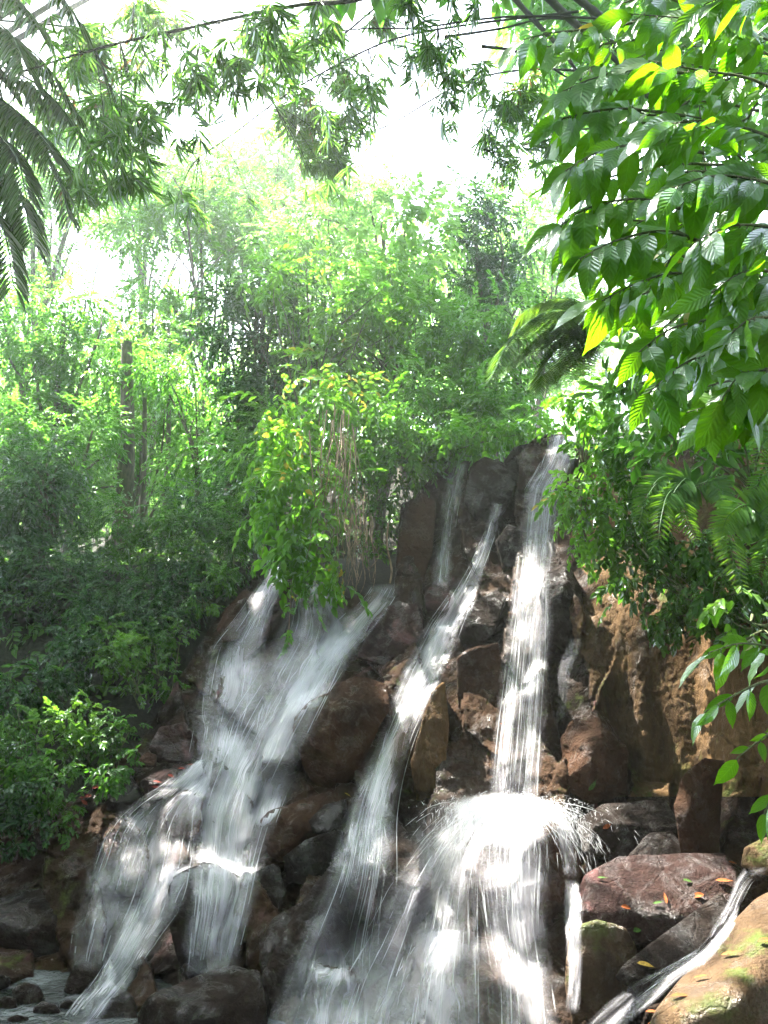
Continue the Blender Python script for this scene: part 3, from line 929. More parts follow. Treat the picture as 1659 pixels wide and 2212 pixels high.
apron, _ = waterfall('white veil streaming down the face of the splash boulder to the bottom edge',
    [(1745, 1046, 1176), (1790, 1030, 1190), (1850, 1020, 1196), (1930, 1030, 1190), (2010, 1044, 1186), (2120, 1060, 1200), (2260, 1060, 1220)], (1.0, 0.85, 0.6, 0.7, 0.75, 0.6, 0.5), 2, M_VEIL, 140, (0.003, 0.009), True, 0.35, 0.05)
fan, _ = waterfall('spreading fan of spray thrown left from the splash boulder',
    [(1745, 1000, 1095), (1790, 940, 1075), (1850, 880, 1060), (1920, 825, 1060), (2010, 770, 1070), (2120, 700, 1085), (2260, 640, 1100)], (0.95, 0.75, 0.65, 0.6, 0.6, 0.6, 0.6), 2, M_VEIL, 200, (0.003, 0.008), True, 0.4, 0.12)
waterfall('thin dribbles running off the right shoulder of the splash boulder',
    [(1770, 1196, 1232), (1810, 1204, 1246), (1860, 1212, 1252), (1900, 1214, 1250)], (0.6, 0.7, 0.5), 1, M_VEIL, 30, (0.003, 0.007), True, 0.3, 0.04)
waterfall('short white fall dropping off the pinkish ledge onto the yellow-brown rock',
    [(1900, 1218, 1250), (1960, 1218, 1258), (2040, 1222, 1258), (2120, 1226, 1256), (2190, 1222, 1250)], (0.5, 0.9, 0.7, 0.5), 2, M_VEIL, 30, (0.003, 0.008), False, 0.3, 0.03)
waterfall('small stream squeezing between the dark angular slab and the pale corner boulder',
    [(1874, 1608, 1668), (1905, 1588, 1625), (1950, 1568, 1600), (2000, 1540, 1586), (2040, 1518, 1562), (2080, 1452, 1530), (2110, 1392, 1476), (2150, 1330, 1432), (2190, 1282, 1384), (2240, 1240, 1330)],
    (0.35, 0.45, 0.5, 0.85, 0.85, 0.5, 0.5, 0.55, 0.5), 2, M_SHEET, 36, (0.002, 0.006), False, 0.3, 0.03, milk=.6)
waterfall('stray trickle beside the pillar cleft, joining the tallest cascade behind its spray',
    [(1380, 1226, 1262), (1440, 1206, 1240), (1520, 1200, 1228), (1560, 1196, 1224)], (0.4, 0.4, 0.3), 1, M_VEIL, 16, (0.002, 0.006), True, 0.3, 0.04)
waterfall('low spill of foam below the splash fan, near the bottom edge',
    [(2008, 900, 1010), (2050, 870, 985), (2110, 830, 950), (2200, 780, 900)], (0.9, 0.6, 0.4, 0.2), 1, M_SHEET, 40, (0.003, 0.009), False, 0.3, 0.10)

Ysp = tall_s[2][:, -2].min() - 0.05
def burst(parent, n, seed):
    """fine arcs of water thrown out all round from the hit"""
    r = np.random.default_rng(seed)
    c = P(1088, 1742, Ysp)
    mb = MB()
    m = 9
    for _ in range(n):
        az = r.uniform(math.pi * .93, math.pi * 2.07)
        sp = abs(r.normal(0, 1)) * .9 + .15
        v = np.array([math.cos(az) * sp * 1.15, math.sin(az) * sp * .55, r.uniform(-.1, .9)])
        p0 = c + r.normal(0, 1, 3) * [.17, .07, .03]
        a = r.uniform(0, .22); b = a + r.uniform(.06, .20)
        tt = np.linspace(a, b, m)[:, None]
        p = p0 + v * tt + np.array([0, 0, -4.9]) * tt ** 2
        d = nrm(np.gradient(p, axis=0))
        sd = nrm(np.cross(d, nrm(EYE - p)))
        w = (r.uniform(.0012, .0035) * np.sin(np.linspace(.2, 2.9, m)))[:, None]
        k = np.arange(m - 1) * 2
        mb.add(np.stack([p - sd * w, p + sd * w], 1).reshape(-1, 3), np.stack([k, k + 1, k + 3, k + 2], -1),
               np.repeat(np.sin(np.linspace(.1, 3.0, m)) * r.uniform(.15, .6), 2))
    mb.build('spray', M_THREAD, parent)
burst(fan, 2200, 44)
drops(fan, 'spray', 2400, (1090, 1742, Ysp), (0.26, 0.10, 0.05), (.85, -0.2, 1.25), 0.42, 0.0015, 3)
drops(tall, 'spray', 4200, (1100, 1742, Ysp), (0.24, 0.08, 0.025), (0.55, -0.2, 0.9), 0.2, 0.0022, 4)
drops(apron, 'spray', 1800, (1150, 1765, Ysp), (0.25, 0.1, 0.05), (.6, 0.0, 1.0), 0.35, 0.0014, 5)

def mist_material(name, dens, sc):
    N = NT(name)
    tc = N.n('ShaderNodeTexCoord')
    ln = N.n('ShaderNodeVectorMath', operation='LENGTH')
    N.l(tc.outputs['Object'], ln.inputs[0])
    f = N.rng(ln.outputs['Value'], 1.0, 0.15, 0, 1)
    f = N.math('MULTIPLY', N.math('POWER', f, 1.6), N.rng(N.noise(tc.outputs['Object'], sc, 4, .6), .3, .7, .35, 1.2))
    v = N.n('ShaderNodeVolumePrincipled')
    v.inputs['Color'].default_value = (1, 1, 1, 1)
    v.inputs['Anisotropy'].default_value = 0.25
    N.l(N.math('MULTIPLY', f, dens), v.inputs['Density'])
    N.l(v.outputs[0], N.out.inputs['Volume'])
    return N.m
M_MIST = mist_material('splash_mist', 18.0, 3.0)
M_MIST2 = mist_material('thin_spray_mist', 0.9, 2.0)
def mist(parent, x, y, Y, sx, sy, sz, mat, rot=0.0):
    V, F = ICO[4]
    o = link('mist', mesh_np('mist', V, F), mat, None)
    o.parent = parent
    o.location = P(x, y, Y) - np.array(parent.location[:])
    o.rotation_euler = (0, rot, 0)
    o.scale = (sx, sy, sz)
mist(tall, 1085, 1748, Ysp + .05, .60, .34, .17, M_MIST)
mist(fan, 985, 1880, Ysp - .1, .75, .45, .95, M_MIST2, .6)
mist(apron, 1120, 1980, Ysp - .15, .55, .35, .95, M_MIST2)

# ------------------------------------------------------------------ foliage
def leaf_material(name, c0, c1, t0, t1, trans=0.45, gloss=0.06, rough=0.35, yellow=None, veins=False):
    """c0..c1 reflected, t0..t1 let through; 'tint' picks between young and old leaves"""
    N = NT(name)
    at = N.n('ShaderNodeAttribute', attribute_name='tint')
    pos = N.n('ShaderNodeNewGeometry')
    tn = N.math('ADD', at.outputs['Fac'], N.math('MULTIPLY', N.math('SUBTRACT', N.noise(pos.outputs['Position'], 1.1, 3), 0.5), 0.5), True)
    c = N.mix(tn, c0, c1)
    t = N.mix(tn, t0, t1)
    if yellow:
        y = N.rng(at.outputs['Fac'], 1.05, 1.1)
        c = N.mix(y, c, yellow)
        t = N.mix(y, t, tuple(min(1, q * 1.6) for q in yellow))
    d = N.n('ShaderNodeBsdfDiffuse'); N.l(c, d.inputs['Color'])
    tr = N.n('ShaderNodeBsdfTranslucent'); N.l(t, tr.inputs['Color'])
    g = N.n('ShaderNodeBsdfGlossy'); g.inputs['Roughness'].default_value = rough
    g.inputs['Color'].default_value = (0.9, 0.95, 1, 1)
    fr = N.n('ShaderNodeFresnel'); fr.inputs['IOR'].default_value = 1.38
    if veins:
        uv = N.n('ShaderNodeUVMap')
        sx = N.n('ShaderNodeSeparateXYZ'); N.l(uv.outputs[0], sx.inputs[0])
        av = N.math('ABSOLUTE', sx.outputs[1])
        w = N.math('SINE', N.math('MULTIPLY', N.math('SUBTRACT', sx.outputs[0], N.math('MULTIPLY', av, 0.22)), 62.0))
        rid = N.math('ADD', N.math('MULTIPLY', w, 0.5), N.math('MULTIPLY', N.rng(av, 0.0, 0.10), 1.2))
        bp = N.n('ShaderNodeBump'); N.setin(bp, Strength=0.3, Distance=0.005)
        N.l(rid, bp.inputs['Height'])
        for nd in (d, g, tr):
            N.l(bp.outputs[0], nd.inputs['Normal'])
        vein = N.math('SUBTRACT', 1.0, N.rng(av, 0.02, 0.07))
        c2 = N.mix(N.math('MULTIPLY', vein, 0.5), c, tuple(q * 2.2 for q in c1))
        N.l(c2, d.inputs['Color'])
        blot = N.rng(N.noise(pos.outputs['Position'], 38, 3, 0.6), 0.62, 0.72)
        N.l(N.mix(N.math('MULTIPLY', blot, 0.35), c2, (0.09, 0.075, 0.02)), d.inputs['Color'])
    m1 = N.n('ShaderNodeMixShader'); m1.inputs[0].default_value = trans
    N.l(d.outputs[0], m1.inputs[1]); N.l(tr.outputs[0], m1.inputs[2])
    m2 = N.n('ShaderNodeMixShader')
    N.l(N.math('MULTIPLY', fr.outputs[0], 0.12 + gloss * 3.0, True), m2.inputs[0])
    N.l(m1.outputs[0], m2.inputs[1]); N.l(g.outputs[0], m2.inputs[2])
    N.l(m2.outputs[0], N.out.inputs['Surface'])
    return N.m

YEL = (0.42, 0.32, 0.04)
M_LEAF = {
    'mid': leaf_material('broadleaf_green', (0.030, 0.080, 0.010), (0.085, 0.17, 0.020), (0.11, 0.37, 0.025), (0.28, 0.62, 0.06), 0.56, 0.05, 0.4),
    'pale': leaf_material('pale_leaf_with_glare', (0.055, 0.125, 0.014), (0.13, 0.22, 0.03), (0.20, 0.50, 0.07), (0.40, 0.72, 0.16), 0.58, 0.04, 0.45),  # light leaf; extra paleness stands in for glare on the upper trees
    'blue': leaf_material('dark_bluish_leaf', (0.016, 0.048, 0.018), (0.042, 0.095, 0.032), (0.04, 0.15, 0.014), (0.10, 0.26, 0.025), 0.42, 0.09, 0.3),
    'bush': leaf_material('bush_leaf', (0.035, 0.10, 0.010), (0.10, 0.21, 0.02), (0.10, 0.37, 0.012), (0.26, 0.60, 0.03), 0.52, 0.06, 0.35, YEL),
    'herb': leaf_material('bank_herb_leaf', (0.028, 0.08, 0.014), (0.08, 0.18, 0.03), (0.08, 0.27, 0.014), (0.24, 0.48, 0.04), 0.45, 0.08, 0.35),
    'bamboo': leaf_material('bamboo_leaf', (0.030, 0.07, 0.012), (0.085, 0.15, 0.025), (0.11, 0.31, 0.03), (0.27, 0.54, 0.08), 0.55, 0.05, 0.4, (0.20, 0.10, 0.04)),
    'palm': leaf_material('palm_leaflet', (0.020, 0.045, 0.012), (0.045, 0.085, 0.020), (0.06, 0.15, 0.012), (0.16, 0.32, 0.025), 0.42, 0.10, 0.3),
    'fern': leaf_material('fern_pinna', (0.030, 0.085, 0.018), (0.065, 0.15, 0.03), (0.09, 0.30, 0.012), (0.30, 0.52, 0.02), 0.45, 0.09, 0.33, (0.30, 0.26, 0.03)),
    'near': leaf_material('large_veined_leaf', (0.040, 0.110, 0.008), (0.075, 0.18, 0.013), (0.13, 0.40, 0.004), (0.24, 0.54, 0.008), 0.58, 0.02, 0.33, YEL, True),
}

def bark_material(name, a, b_, sc=14):
    N = NT(name)
    pos = N.n('ShaderNodeNewGeometry')
    v = N.mapping(pos.outputs['Position'], (1, 1, 0.25))
    f = N.noise(v, sc, 5, 0.65)
    g = N.noise(pos.outputs['Position'], 2.2, 4, 0.6)
    c = N.mix(N.rng(f, 0.35, 0.65), a, b_)
    c = N.mix(N.math('MULTIPLY', N.rng(g, 0.5, 0.65), 0.6), c, (0.04, 0.055, 0.02))
    b = N.n('ShaderNodeBsdfPrincipled')
    N.l(c, b.inputs['Base Color']); b.inputs['Roughness'].default_value = 0.85
    bp = N.n('ShaderNodeBump'); N.setin(bp, Strength=0.8, Distance=0.03)
    N.l(f, bp.inputs['Height']); N.l(bp.outputs[0], b.inputs['Normal'])
    N.l(b.outputs[0], N.out.inputs['Surface'])
    return N.m
M_BARK = bark_material('grey_brown_bark', (0.035, 0.028, 0.022), (0.12, 0.095, 0.07))
M_ROOT = bark_material('dry_hanging_root', (0.10, 0.065, 0.04), (0.34, 0.24, 0.155), 25)
M_STEM = bark_material('green_stem', (0.04, 0.06, 0.018), (0.09, 0.10, 0.035), 20)
M_CULM = bark_material('bamboo_culm_skin', (0.018, 0.022, 0.016), (0.05, 0.05, 0.035), 8)

# ---- leaf shapes, x along the leaf, z up
def leaf6(L, W, fold=0.18, droop=0.12):
    x = np.array([0, .33, .68, 1, .68, .33]) * L
    y = np.array([0, -.5, -.38, 0, .38, .5]) * W
    z = np.array([0, fold * W, fold * W - droop * L * .35, -droop * L, fold * W - droop * L * .35, fold * W])
    return np.stack([x, y, z], -1), np.array([[0, 1, 2, 3], [0, 3, 4, 5]])

def leaf_fine(L, W, fold=0.15, droop=0.25, tipw=0.0, n=9, wavy=0.0):
    s = np.linspace(0, 1, n)
    w = W * 0.5 * np.sin(np.pi * np.clip(s, 0, 1) ** 0.80) ** 0.85 * (1 - 0.25 * s)
    w[-2] *= 0.55
    w[0] = W * .02; w[-1] = 0.001 * W
    zc = -droop * L * s ** 2
    xc = L * (s - 0.12 * droop * s ** 2)
    V, UV = [], []
    for i in range(n):
        wz = wavy * W * math.sin(i * 2.1)
        for c, e in ((-1, 1), (-.5, .55), (0, 0), (.5, .55), (1, 1)):
            V.append((xc[i], c * w[i], zc[i] + fold * w[i] * e * 1.2 + wz * abs(c)))
            UV.append((s[i], c))
    i = np.arange(n - 1)[:, None] * 5 + np.arange(4)[None]
    i = i.ravel()
    return np.array(V), np.stack([i, i + 1, i + 6, i + 5], -1), np.array(UV)

def frames(ax, up):
    ax = nrm(ax)
    side = np.cross(up, ax)
    side = nrm(side + 1e-6)
    up = np.cross(ax, side)
    return ax, side, up

def join(parts):
    Vs, Fs, Ts, n = [], [], [], 0
    for V, F, t in parts:
        Vs.append(V); Fs.append(F + n); Ts.append(np.broadcast_to(t, (len(V),))); n += len(V)
    return np.vstack(Vs), np.vstack(Fs), np.concatenate(Ts)

def xf(V, p, ax, up, s=1.0):
    a, b, c = frames(np.asarray(ax, float), np.asarray(up, float))
    return np.asarray(p) + s * (V[:, :1] * a + V[:, 1:2] * b + V[:, 2:3] * c)

def spray_t(n, L, leafL, leafW, ang=50, droop=0.25, seed=0, term=True):
    r = np.random.default_rng(seed)
    parts = []
    for i in range(n):
        s = (i + 0.6) / n
        p = (L * s, 0, -droop * L * s * s)
        sg = 1 if i % 2 else -1
        a = R(ang + r.uniform(-34, 30)) * (1 - 0.35 * s)
        ax = (math.cos(a), sg * math.sin(a), -droop * 1.2 * s - r.uniform(0.05, 0.4))
        V, F = leaf6(leafL * r.uniform(.75, 1.15), leafW * r.uniform(.8, 1.15), r.uniform(.1, .3), r.uniform(.05, .25))
        parts.append((xf(V, p, ax, (r.uniform(-.65, .65), r.uniform(-.65, .65), 1)), F, r.uniform(-.22, .22)))
    if term:
        V, F = leaf6(leafL, leafW)
        parts.append((xf(V, (L, 0, -droop * L), (1, 0, -droop * 1.6), (0, 0, 1)), F, 0.1))
    return join(parts)

def bamboo_t(seed):
    r = np.random.default_rng(seed)
    parts = []
    n = int(r.integers(6, 10))
    for i in range(n):
        a = r.uniform(-1.25, 1.25)
        L = r.uniform(.16, .27)
        V, F = leaf6(L, L * r.uniform(.08, .12), .15, r.uniform(.05, .3))
        ax = (math.cos(a), math.sin(a), r.uniform(-.7, .1))
        parts.append((xf(V, (r.uniform(0, .07), 0, 0), ax, (r.uniform(-.6, .6), r.uniform(-.6, .6), 1)), F, r.uniform(-.25, .25)))
    return join(parts)

SPRAY = {
    'fine': [spray_t(10, .38, .11, .045, 48, .25, s) for s in range(3)],
    'mid': [spray_t(9, .45, .16, .07, 50, .3, s + 10) for s in range(3)],
    'broad': [spray_t(6, .40, .22, .13, 55, .3, s + 20) for s in range(3)],
    'herb': [spray_t(8, .20, .10, .055, 62, .35, s + 30) for s in range(3)],
    'hang': [spray_t(7, .40, .16, .085, 50, .55, s + 40) for s in range(3)],
    'big': [spray_t(6, .5, .26, .12, 50, .3, s + 50) for s in range(3)],
    'far': [spray_t(9, 1.0, .42, .20, 50, .3, s + 60) for s in range(3)],
    'bamboo': [bamboo_t(s + 70) for s in range(4)],
}

def scatter(mb, temps, pos, ax, up, sc, tint):
    k = rng.integers(len(temps), size=len(pos))
    a, b, c = frames(ax, up)
    for i, (V, F, T) in enumerate(temps):
        m = np.where(k == i)[0]
        if not len(m):
            continue
        W = pos[m, None] + sc[m, None, None] * (V[None, :, :1] * a[m, None] + V[None, :, 1:2] * b[m, None] + V[None, :, 2:3] * c[m, None])
        Fi = (np.arange(len(m))[:, None, None] * len(V) + F[None]).reshape(-1, F.shape[1])
        mb.add(W.reshape(-1, 3), Fi, (tint[m, None] + T[None]).ravel())

# spots chosen to be sunlit, cut as holes in the leaves: picture position and radius in metres
LIT = [(700, 230, .6, 7.5), (560, 290, .5, 7.4), (200, 110, .6, 9.5), (560, 100, .7, 10.5), (660, 60, .7, 10.5), (330, 180, .6, 9.5), (430, 260, .6, 9.5), (600, 220, .6, 10.5), (450, 110, .3, 5.7), (1110, 240, .6, 10), (1160, 200, .5, 10), (1050, 1735, .62), (1130, 1735, .62), (1005, 1800, .34), (1110, 1850, .32), (1110, 1960, .16), (1290, 1620, .26), (1300, 1450, .4), (1312, 1400, .34), (1330, 1540, .2), (1222, 1450, .34), (1205, 1350, .2), (1480, 1960, .42), (1395, 1985, .3), (1265, 2080, .34),
       (1290, 1960, .25), (1520, 2150, .5), (1600, 2050, .3), (1440, 2230, .35), (930, 1600, .32), (925, 1500, .16), (900, 1410, .26), (830, 1330, .2), (150, 1560, .42), (120, 1620, .3), (260, 1440, .26), (240, 1400, .2),
       (650, 1310, .30), (560, 1290, .24), (770, 1380, .14), (1430, 1540, .26), (1600, 1470, .2), (1340, 1500, .25), (1490, 950, .14), (1410, 840, .12), (1420, 1085, .0), (1590, 1190, .18),
       (1140, 1500, .14), (1120, 1250, .2), (1200, 960, .3), (650, 950, .5), (720, 1000, .4), (640, 1080, .4), (640, 870, .4), (740, 880, .5), (840, 890, .4, 13), (930, 920, .3, 12.9), (700, 700, .7, 15.5), (850, 650, .6, 15.5), (735, 1000, .3, 11.5), (745, 1100, .25, 11.5), (640, 1130, .3, 11.8), (610, 1060, .3, 11.9), (960, 1750, .2), (820, 1900, .2),
       (1520, 330, .3), (1450, 250, .3), (1610, 120, .3), (1500, 560, .14), (1240, 1100, .2), (1260, 860, .3), (1110, 760, .35, 7.6), (1180, 700, .35, 7.9), (1240, 690, .3, 8.1), (1590, 1210, .22, 5.0), (1420, 1110, .12, 5.6), (560, 600, .8), (840, 480, .8), (230, 1080, .5), (1005, 1480, .0), (1640, 1700, .14), (1600, 1560, .12)]
LITP = []
def lit_init():
    for q in LIT:
        x, y, r_ = q[:3]
        if len(q) > 3:
            LITP.append((P(x, y, q[3]), r_))
            continue
        Yh = hit_Y(x, y)
        if y < 1240 and x < 1180:
            Yh = 12.0
        if x > 1380 and y < 900 or (x, y) in ((1490, 950),):
            Yh = 3.2
        if x < 300:
            Yh = 9.8
        if Yh is None:
            Yh = float(cliff_Y(x, y))
        LITP.append((P(x, y, Yh), r_))
lit_init()

def lit_mask(q, grow=0.0, skip=0):
    bad = np.zeros(len(q), bool)
    for L, r_ in LITP[skip:]:
        if r_ <= 0:
            continue
        d = np.linalg.norm(np.cross(q - L, SUN_DIR), axis=-1)
        bad |= (d < r_ + grow) & (q[:, 2] > L[2] + 0.6)
    return bad

def blob_points(x, y, rx, ry, Y, n, shell=0.5, depth=None, gap=0.0, seed=0):
    c = P(x, y, Y)
    k = pxsize(Y)
    a = np.array([rx * k, (depth if depth else 0.5 * (rx + ry) * k), ry * k])
    r = np.random.default_rng(seed + int(x * 7 + y * 13) % 100000)
    m = int(n * (1 + 1.5 * gap)) + 4
    d = nrm(r.normal(0, 1, (m, 3)))
    rad = r.uniform(0, 1, m) ** (1 / (2 + 3 * shell))
    wob = 1 + 0.33 * fbm(d * 1.9 + x * .1, 3, seed + int(y))
    p = c + d * rad[:, None] * wob[:, None] * a
    if gap > 0:
        keep = fbm(p * (0.9 / max(.3, a.mean() * .55)), 3, seed + 5) + r.normal(0, .18, m) > -0.55 + 0.75 * gap
        p, d = p[keep], d[keep]
    return p[:n], d[:n]

def leafy(mb, blobs, kind, density=1.0, sc=1.0, tint=(0.45, 0.2), up_amt=1.0, droop=0.35, gap=0.35, seed=0, avoid=False, shell=0.5, toward=0.0):
    temps = SPRAY[kind]
    area1 = {'fine': .035, 'mid': .065, 'broad': .10, 'herb': .026, 'hang': .06, 'big': .12, 'far': .5, 'bamboo': .035}[kind] * sc * sc
    for b in blobs:
        x, y, rx, ry, Y = b[:5]
        k = pxsize(Y)
        A = math.pi * rx * ry * k * k
        n = int(A * 3.2 * density / area1)
        n = min(n, 2600)
        p, d = blob_points(x, y, rx, ry, Y, n, shell, None, gap, seed)
        if avoid:
            q = ~lit_mask(p, 0.02)
            p, d = p[q], d[q]
        n = len(p)
        if n == 0:
            continue
        ax = d + rng.normal(0, .55, (n, 3)) + np.array([0, -toward, -droop])
        up = np.array([0, -0.25, 1.0]) * up_amt + rng.normal(0, .38, (n, 3)) + d * 0.3
        cl = fbm(p * 1.3, 2, seed + 77)
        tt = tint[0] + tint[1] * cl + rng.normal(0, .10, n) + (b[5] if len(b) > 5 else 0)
        scatter(mb, temps, p, ax, up, sc * rng.uniform(.75, 1.25, n), tt)

def ground_at(x, Y):
    X = P(x, 1106, Y)[0]
    return np.array([X, Y, float(ground_z(X, Y))])

def tree(label, bx, bY, blobs, kind='mid', mat='mid', density=1.0, sc=1.0, tint=(.45, .22), rad=0.14, gap=0.35, group=None, name='tree', bend=0.3, cat='tree', seed=1, vine=False, droop=.35):
    base = ground_at(bx, bY)
    t = thing(name, base, label, cat, group)
    cs = np.array([P(b[0], b[1], b[4]) for b in blobs])
    top = cs.mean(0)
    hi = cs[np.argmax(cs[:, 2])]
    r = np.random.default_rng(seed * 31 + int(bx))
    mid = base + (hi - base) * .5 + np.array([r.normal(0, bend), 0, 0])
    path = spline([base - [0, 0, .3], base + (mid - base) * .5 + [r.normal(0, bend * .3), 0, 0], mid, hi], 26)
    rr = rad * np.linspace(1.25, .18, 26) * (1 + .9 * np.exp(-np.linspace(0, 1, 26) * 22))
    mb = MB()
    mb.tube(path, rr, 9)
    for c in cs:
        for q in range(2):
            s0 = r.integers(9, 21)
            e = c + r.normal(0, .35, 3) * pxsize(bY) * 110
            a = path[s0]
            if e[2] < a[2] - .5:
                a = path[max(4, s0 - 8)]
            m = a + (e - a) * .5 + r.normal(0, .15, 3) * np.linalg.norm(e - a) * .6 + [0, 0, .12 * np.linalg.norm(e - a)]
            mb.tube(spline([a, m, e], 9), np.linspace(rad * .34, rad * .04, 9), 6)
    mb.build('trunk', M_BARK, t)
    cb = MB()
    leafy(cb, blobs, kind, density, sc, tint, gap=gap, seed=seed, droop=droop)
    if vine:
        n = 260
        s = r.integers(1, 18, n)
        p = path[s] + (path[s + 1] - path[s]) * r.uniform(0, 1, (n, 1)) + r.normal(0, rad * .9, (n, 3))
        scatter(cb, SPRAY['herb'], p, r.normal(0, 1, (n, 3)) - [0, .4, .3], np.array([0, -.4, 1]) + r.normal(0, .4, (n, 3)), r.uniform(.8, 1.5, n), r.normal(.4, .15, n))
    cb.build('crown', M_LEAF[mat], t)
    return t

def shrub(label, blobs, kind='herb', mat='herb', density=1.0, sc=1.0, tint=(.45, .2), gap=.35, group=None, name='shrub', cat='shrub', seed=1, stems=7, base=None, droop=.35, avoid=False, foot=None, shell=.4):
    b0 = blobs[0]
    if base is None:
        lowb = max(blobs, key=lambda b: b[1] + b[3])
        base = P(lowb[0], lowb[1] + lowb[3] * .8, lowb[4] + .15)
        if foot is not None:
            base = P(foot[0], foot[1], foot[2])
    t = thing(name, base, label, cat, group)
    r = np.random.default_rng(seed * 13 + int(b0[0]))
    mb = MB()
    for b in blobs:
        c = P(b[0], b[1], b[4])
        k = pxsize(b[4])
        for q in range(max(2, stems // len(blobs))):
            e = c + r.normal(0, .5, 3) * np.array([b[2], .5 * b[2], b[3]]) * k
            m = base + (e - base) * .5 + r.normal(0, .08, 3) * np.linalg.norm(e - base)
            mb.tube(spline([base + r.normal(0, .05, 3), m, e], 8), np.linspace(.012, .003, 8), 5)
    mb.build('stem', M_STEM, t)
    cb = MB()
    leafy(cb, blobs, kind, density, sc, tint, gap=gap, seed=seed, droop=droop, avoid=avoid, shell=shell)
    cb.build('foliage', M_LEAF[mat], t)
    return t

# ------------------------------------------------------------------ forest behind the falls
tree('tall pale tree filling the upper left background above the white gap in the leaves', 330, 31,
     [(350, 420, 150, 70, 31), (230, 450, 90, 55, 31), (470, 360, 110, 70, 31), (300, 340, 90, 50, 31), (520, 470, 90, 60, 31)], 'mid', 'pale', 1.15, 1.5, (.6, .25), .22, .4, seed=2)
tree('pale green tree behind the bamboo leaves, in the middle of the upper background', 700, 30,
     [(600, 330, 110, 70, 30), (680, 400, 110, 90, 30), (560, 420, 80, 60, 30), (760, 440, 90, 80, 30), (640, 480, 90, 70, 30)], 'mid', 'pale', 1.2, 1.4, (.6, .25), .22, .35, seed=3)
tree('sunlit tree behind the pale-leaved tree, right of the middle background', 1150, 27,
     [(1130, 430, 80, 60, 27), (1190, 500, 80, 80, 27), (1130, 570, 90, 80, 27), (1220, 620, 80, 80, 27), (1160, 680, 70, 60, 27)], 'mid', 'pale', .9, 1.3, (.6, .25), .2, .45, seed=4)
tree('broad dark-crowned tree at the left edge, its foliage reaching halfway up the picture', 90, 20,
     [(60, 720, 120, 90, 20), (30, 840, 120, 110, 20), (140, 660, 80, 55, 20), (150, 770, 70, 70, 20), (110, 910, 90, 80, 20), (10, 660, 70, 60, 20)], 'mid', 'mid', 1.1, 1.0, (.3, .2), .2, .3, seed=5)
tree('round-headed tree left of the vine-wrapped trunk with bright gaps around it', 300, 25,
     [(330, 700, 110, 55, 25), (250, 720, 60, 45, 25), (410, 690, 60, 55, 25), (330, 620, 70, 30, 25)], 'fine', 'mid', 1.5, 1.4, (.5, .2), .16, .25, seed=6)
tree('drooping brownish tree low in the left background between two bright gaps', 280, 22,
     [(250, 870, 80, 60, 22), (340, 900, 80, 70, 22), (420, 880, 70, 80, 22), (180, 930, 70, 70, 22), (300, 960, 70, 40, 22)], 'fine', 'mid', .9, 1.4, (.3, .25), .15, .5, seed=7)
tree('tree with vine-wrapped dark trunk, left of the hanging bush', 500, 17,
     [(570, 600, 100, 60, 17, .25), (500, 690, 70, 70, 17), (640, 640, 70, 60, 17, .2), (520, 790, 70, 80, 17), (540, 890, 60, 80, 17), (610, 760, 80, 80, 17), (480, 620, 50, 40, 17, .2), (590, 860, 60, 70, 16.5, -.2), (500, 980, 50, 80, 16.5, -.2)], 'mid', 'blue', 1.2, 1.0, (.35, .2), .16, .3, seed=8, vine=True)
tree('leafy tree in the very middle of the picture behind the hanging bush', 800, 16.5,
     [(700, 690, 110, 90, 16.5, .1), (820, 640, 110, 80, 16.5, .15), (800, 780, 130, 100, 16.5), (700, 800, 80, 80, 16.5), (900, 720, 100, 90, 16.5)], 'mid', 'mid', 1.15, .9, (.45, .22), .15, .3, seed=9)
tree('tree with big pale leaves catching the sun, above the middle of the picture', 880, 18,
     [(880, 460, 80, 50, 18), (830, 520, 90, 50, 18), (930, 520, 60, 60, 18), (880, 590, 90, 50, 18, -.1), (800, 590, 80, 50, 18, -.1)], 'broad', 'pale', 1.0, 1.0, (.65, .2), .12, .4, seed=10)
tree('dark dense tree standing right of the pale-leaved tree', 1050, 20,
     [(1020, 450, 80, 70, 20), (1060, 520, 90, 80, 20), (1000, 560, 80, 70, 20), (1080, 610, 70, 60, 20), (1010, 640, 80, 70, 20)], 'mid', 'blue', 1.2, .95, (.45, .2), .2, .25, seed=11)
tree('slender dark-stemmed tree right of the middle, behind the tree fern', 1070, 15.5,
     [(1010, 730, 110, 80, 15.5), (1090, 690, 80, 80, 15.5), (1080, 800, 90, 80, 15.5), (960, 810, 90, 80, 15.5)], 'mid', 'mid', 1.1, .9, (.3, .2), .09, .4, seed=12)
tree('bluish dark tree low at the left edge above the bank', 40, 13.5,
     [(60, 1080, 90, 90, 13.5), (20, 1180, 80, 100, 13.5), (100, 1000, 70, 60, 14), (0, 1040, 70, 100, 13.5), (20, 1310, 70, 70, 13)], 'fine', 'blue', 1.5, 1.0, (.45, .2), .12, .2, seed=13)
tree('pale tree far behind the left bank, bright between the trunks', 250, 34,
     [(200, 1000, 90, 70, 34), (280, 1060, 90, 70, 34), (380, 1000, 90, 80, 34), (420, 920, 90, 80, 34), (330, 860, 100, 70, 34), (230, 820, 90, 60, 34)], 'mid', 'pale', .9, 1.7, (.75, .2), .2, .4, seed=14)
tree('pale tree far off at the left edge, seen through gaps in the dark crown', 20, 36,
     [(30, 800, 120, 90, 36), (100, 900, 120, 90, 36), (20, 1000, 100, 100, 36), (150, 1040, 100, 90, 36)], 'mid', 'pale', .9, 1.8, (.7, .2), .25, .4, seed=15)
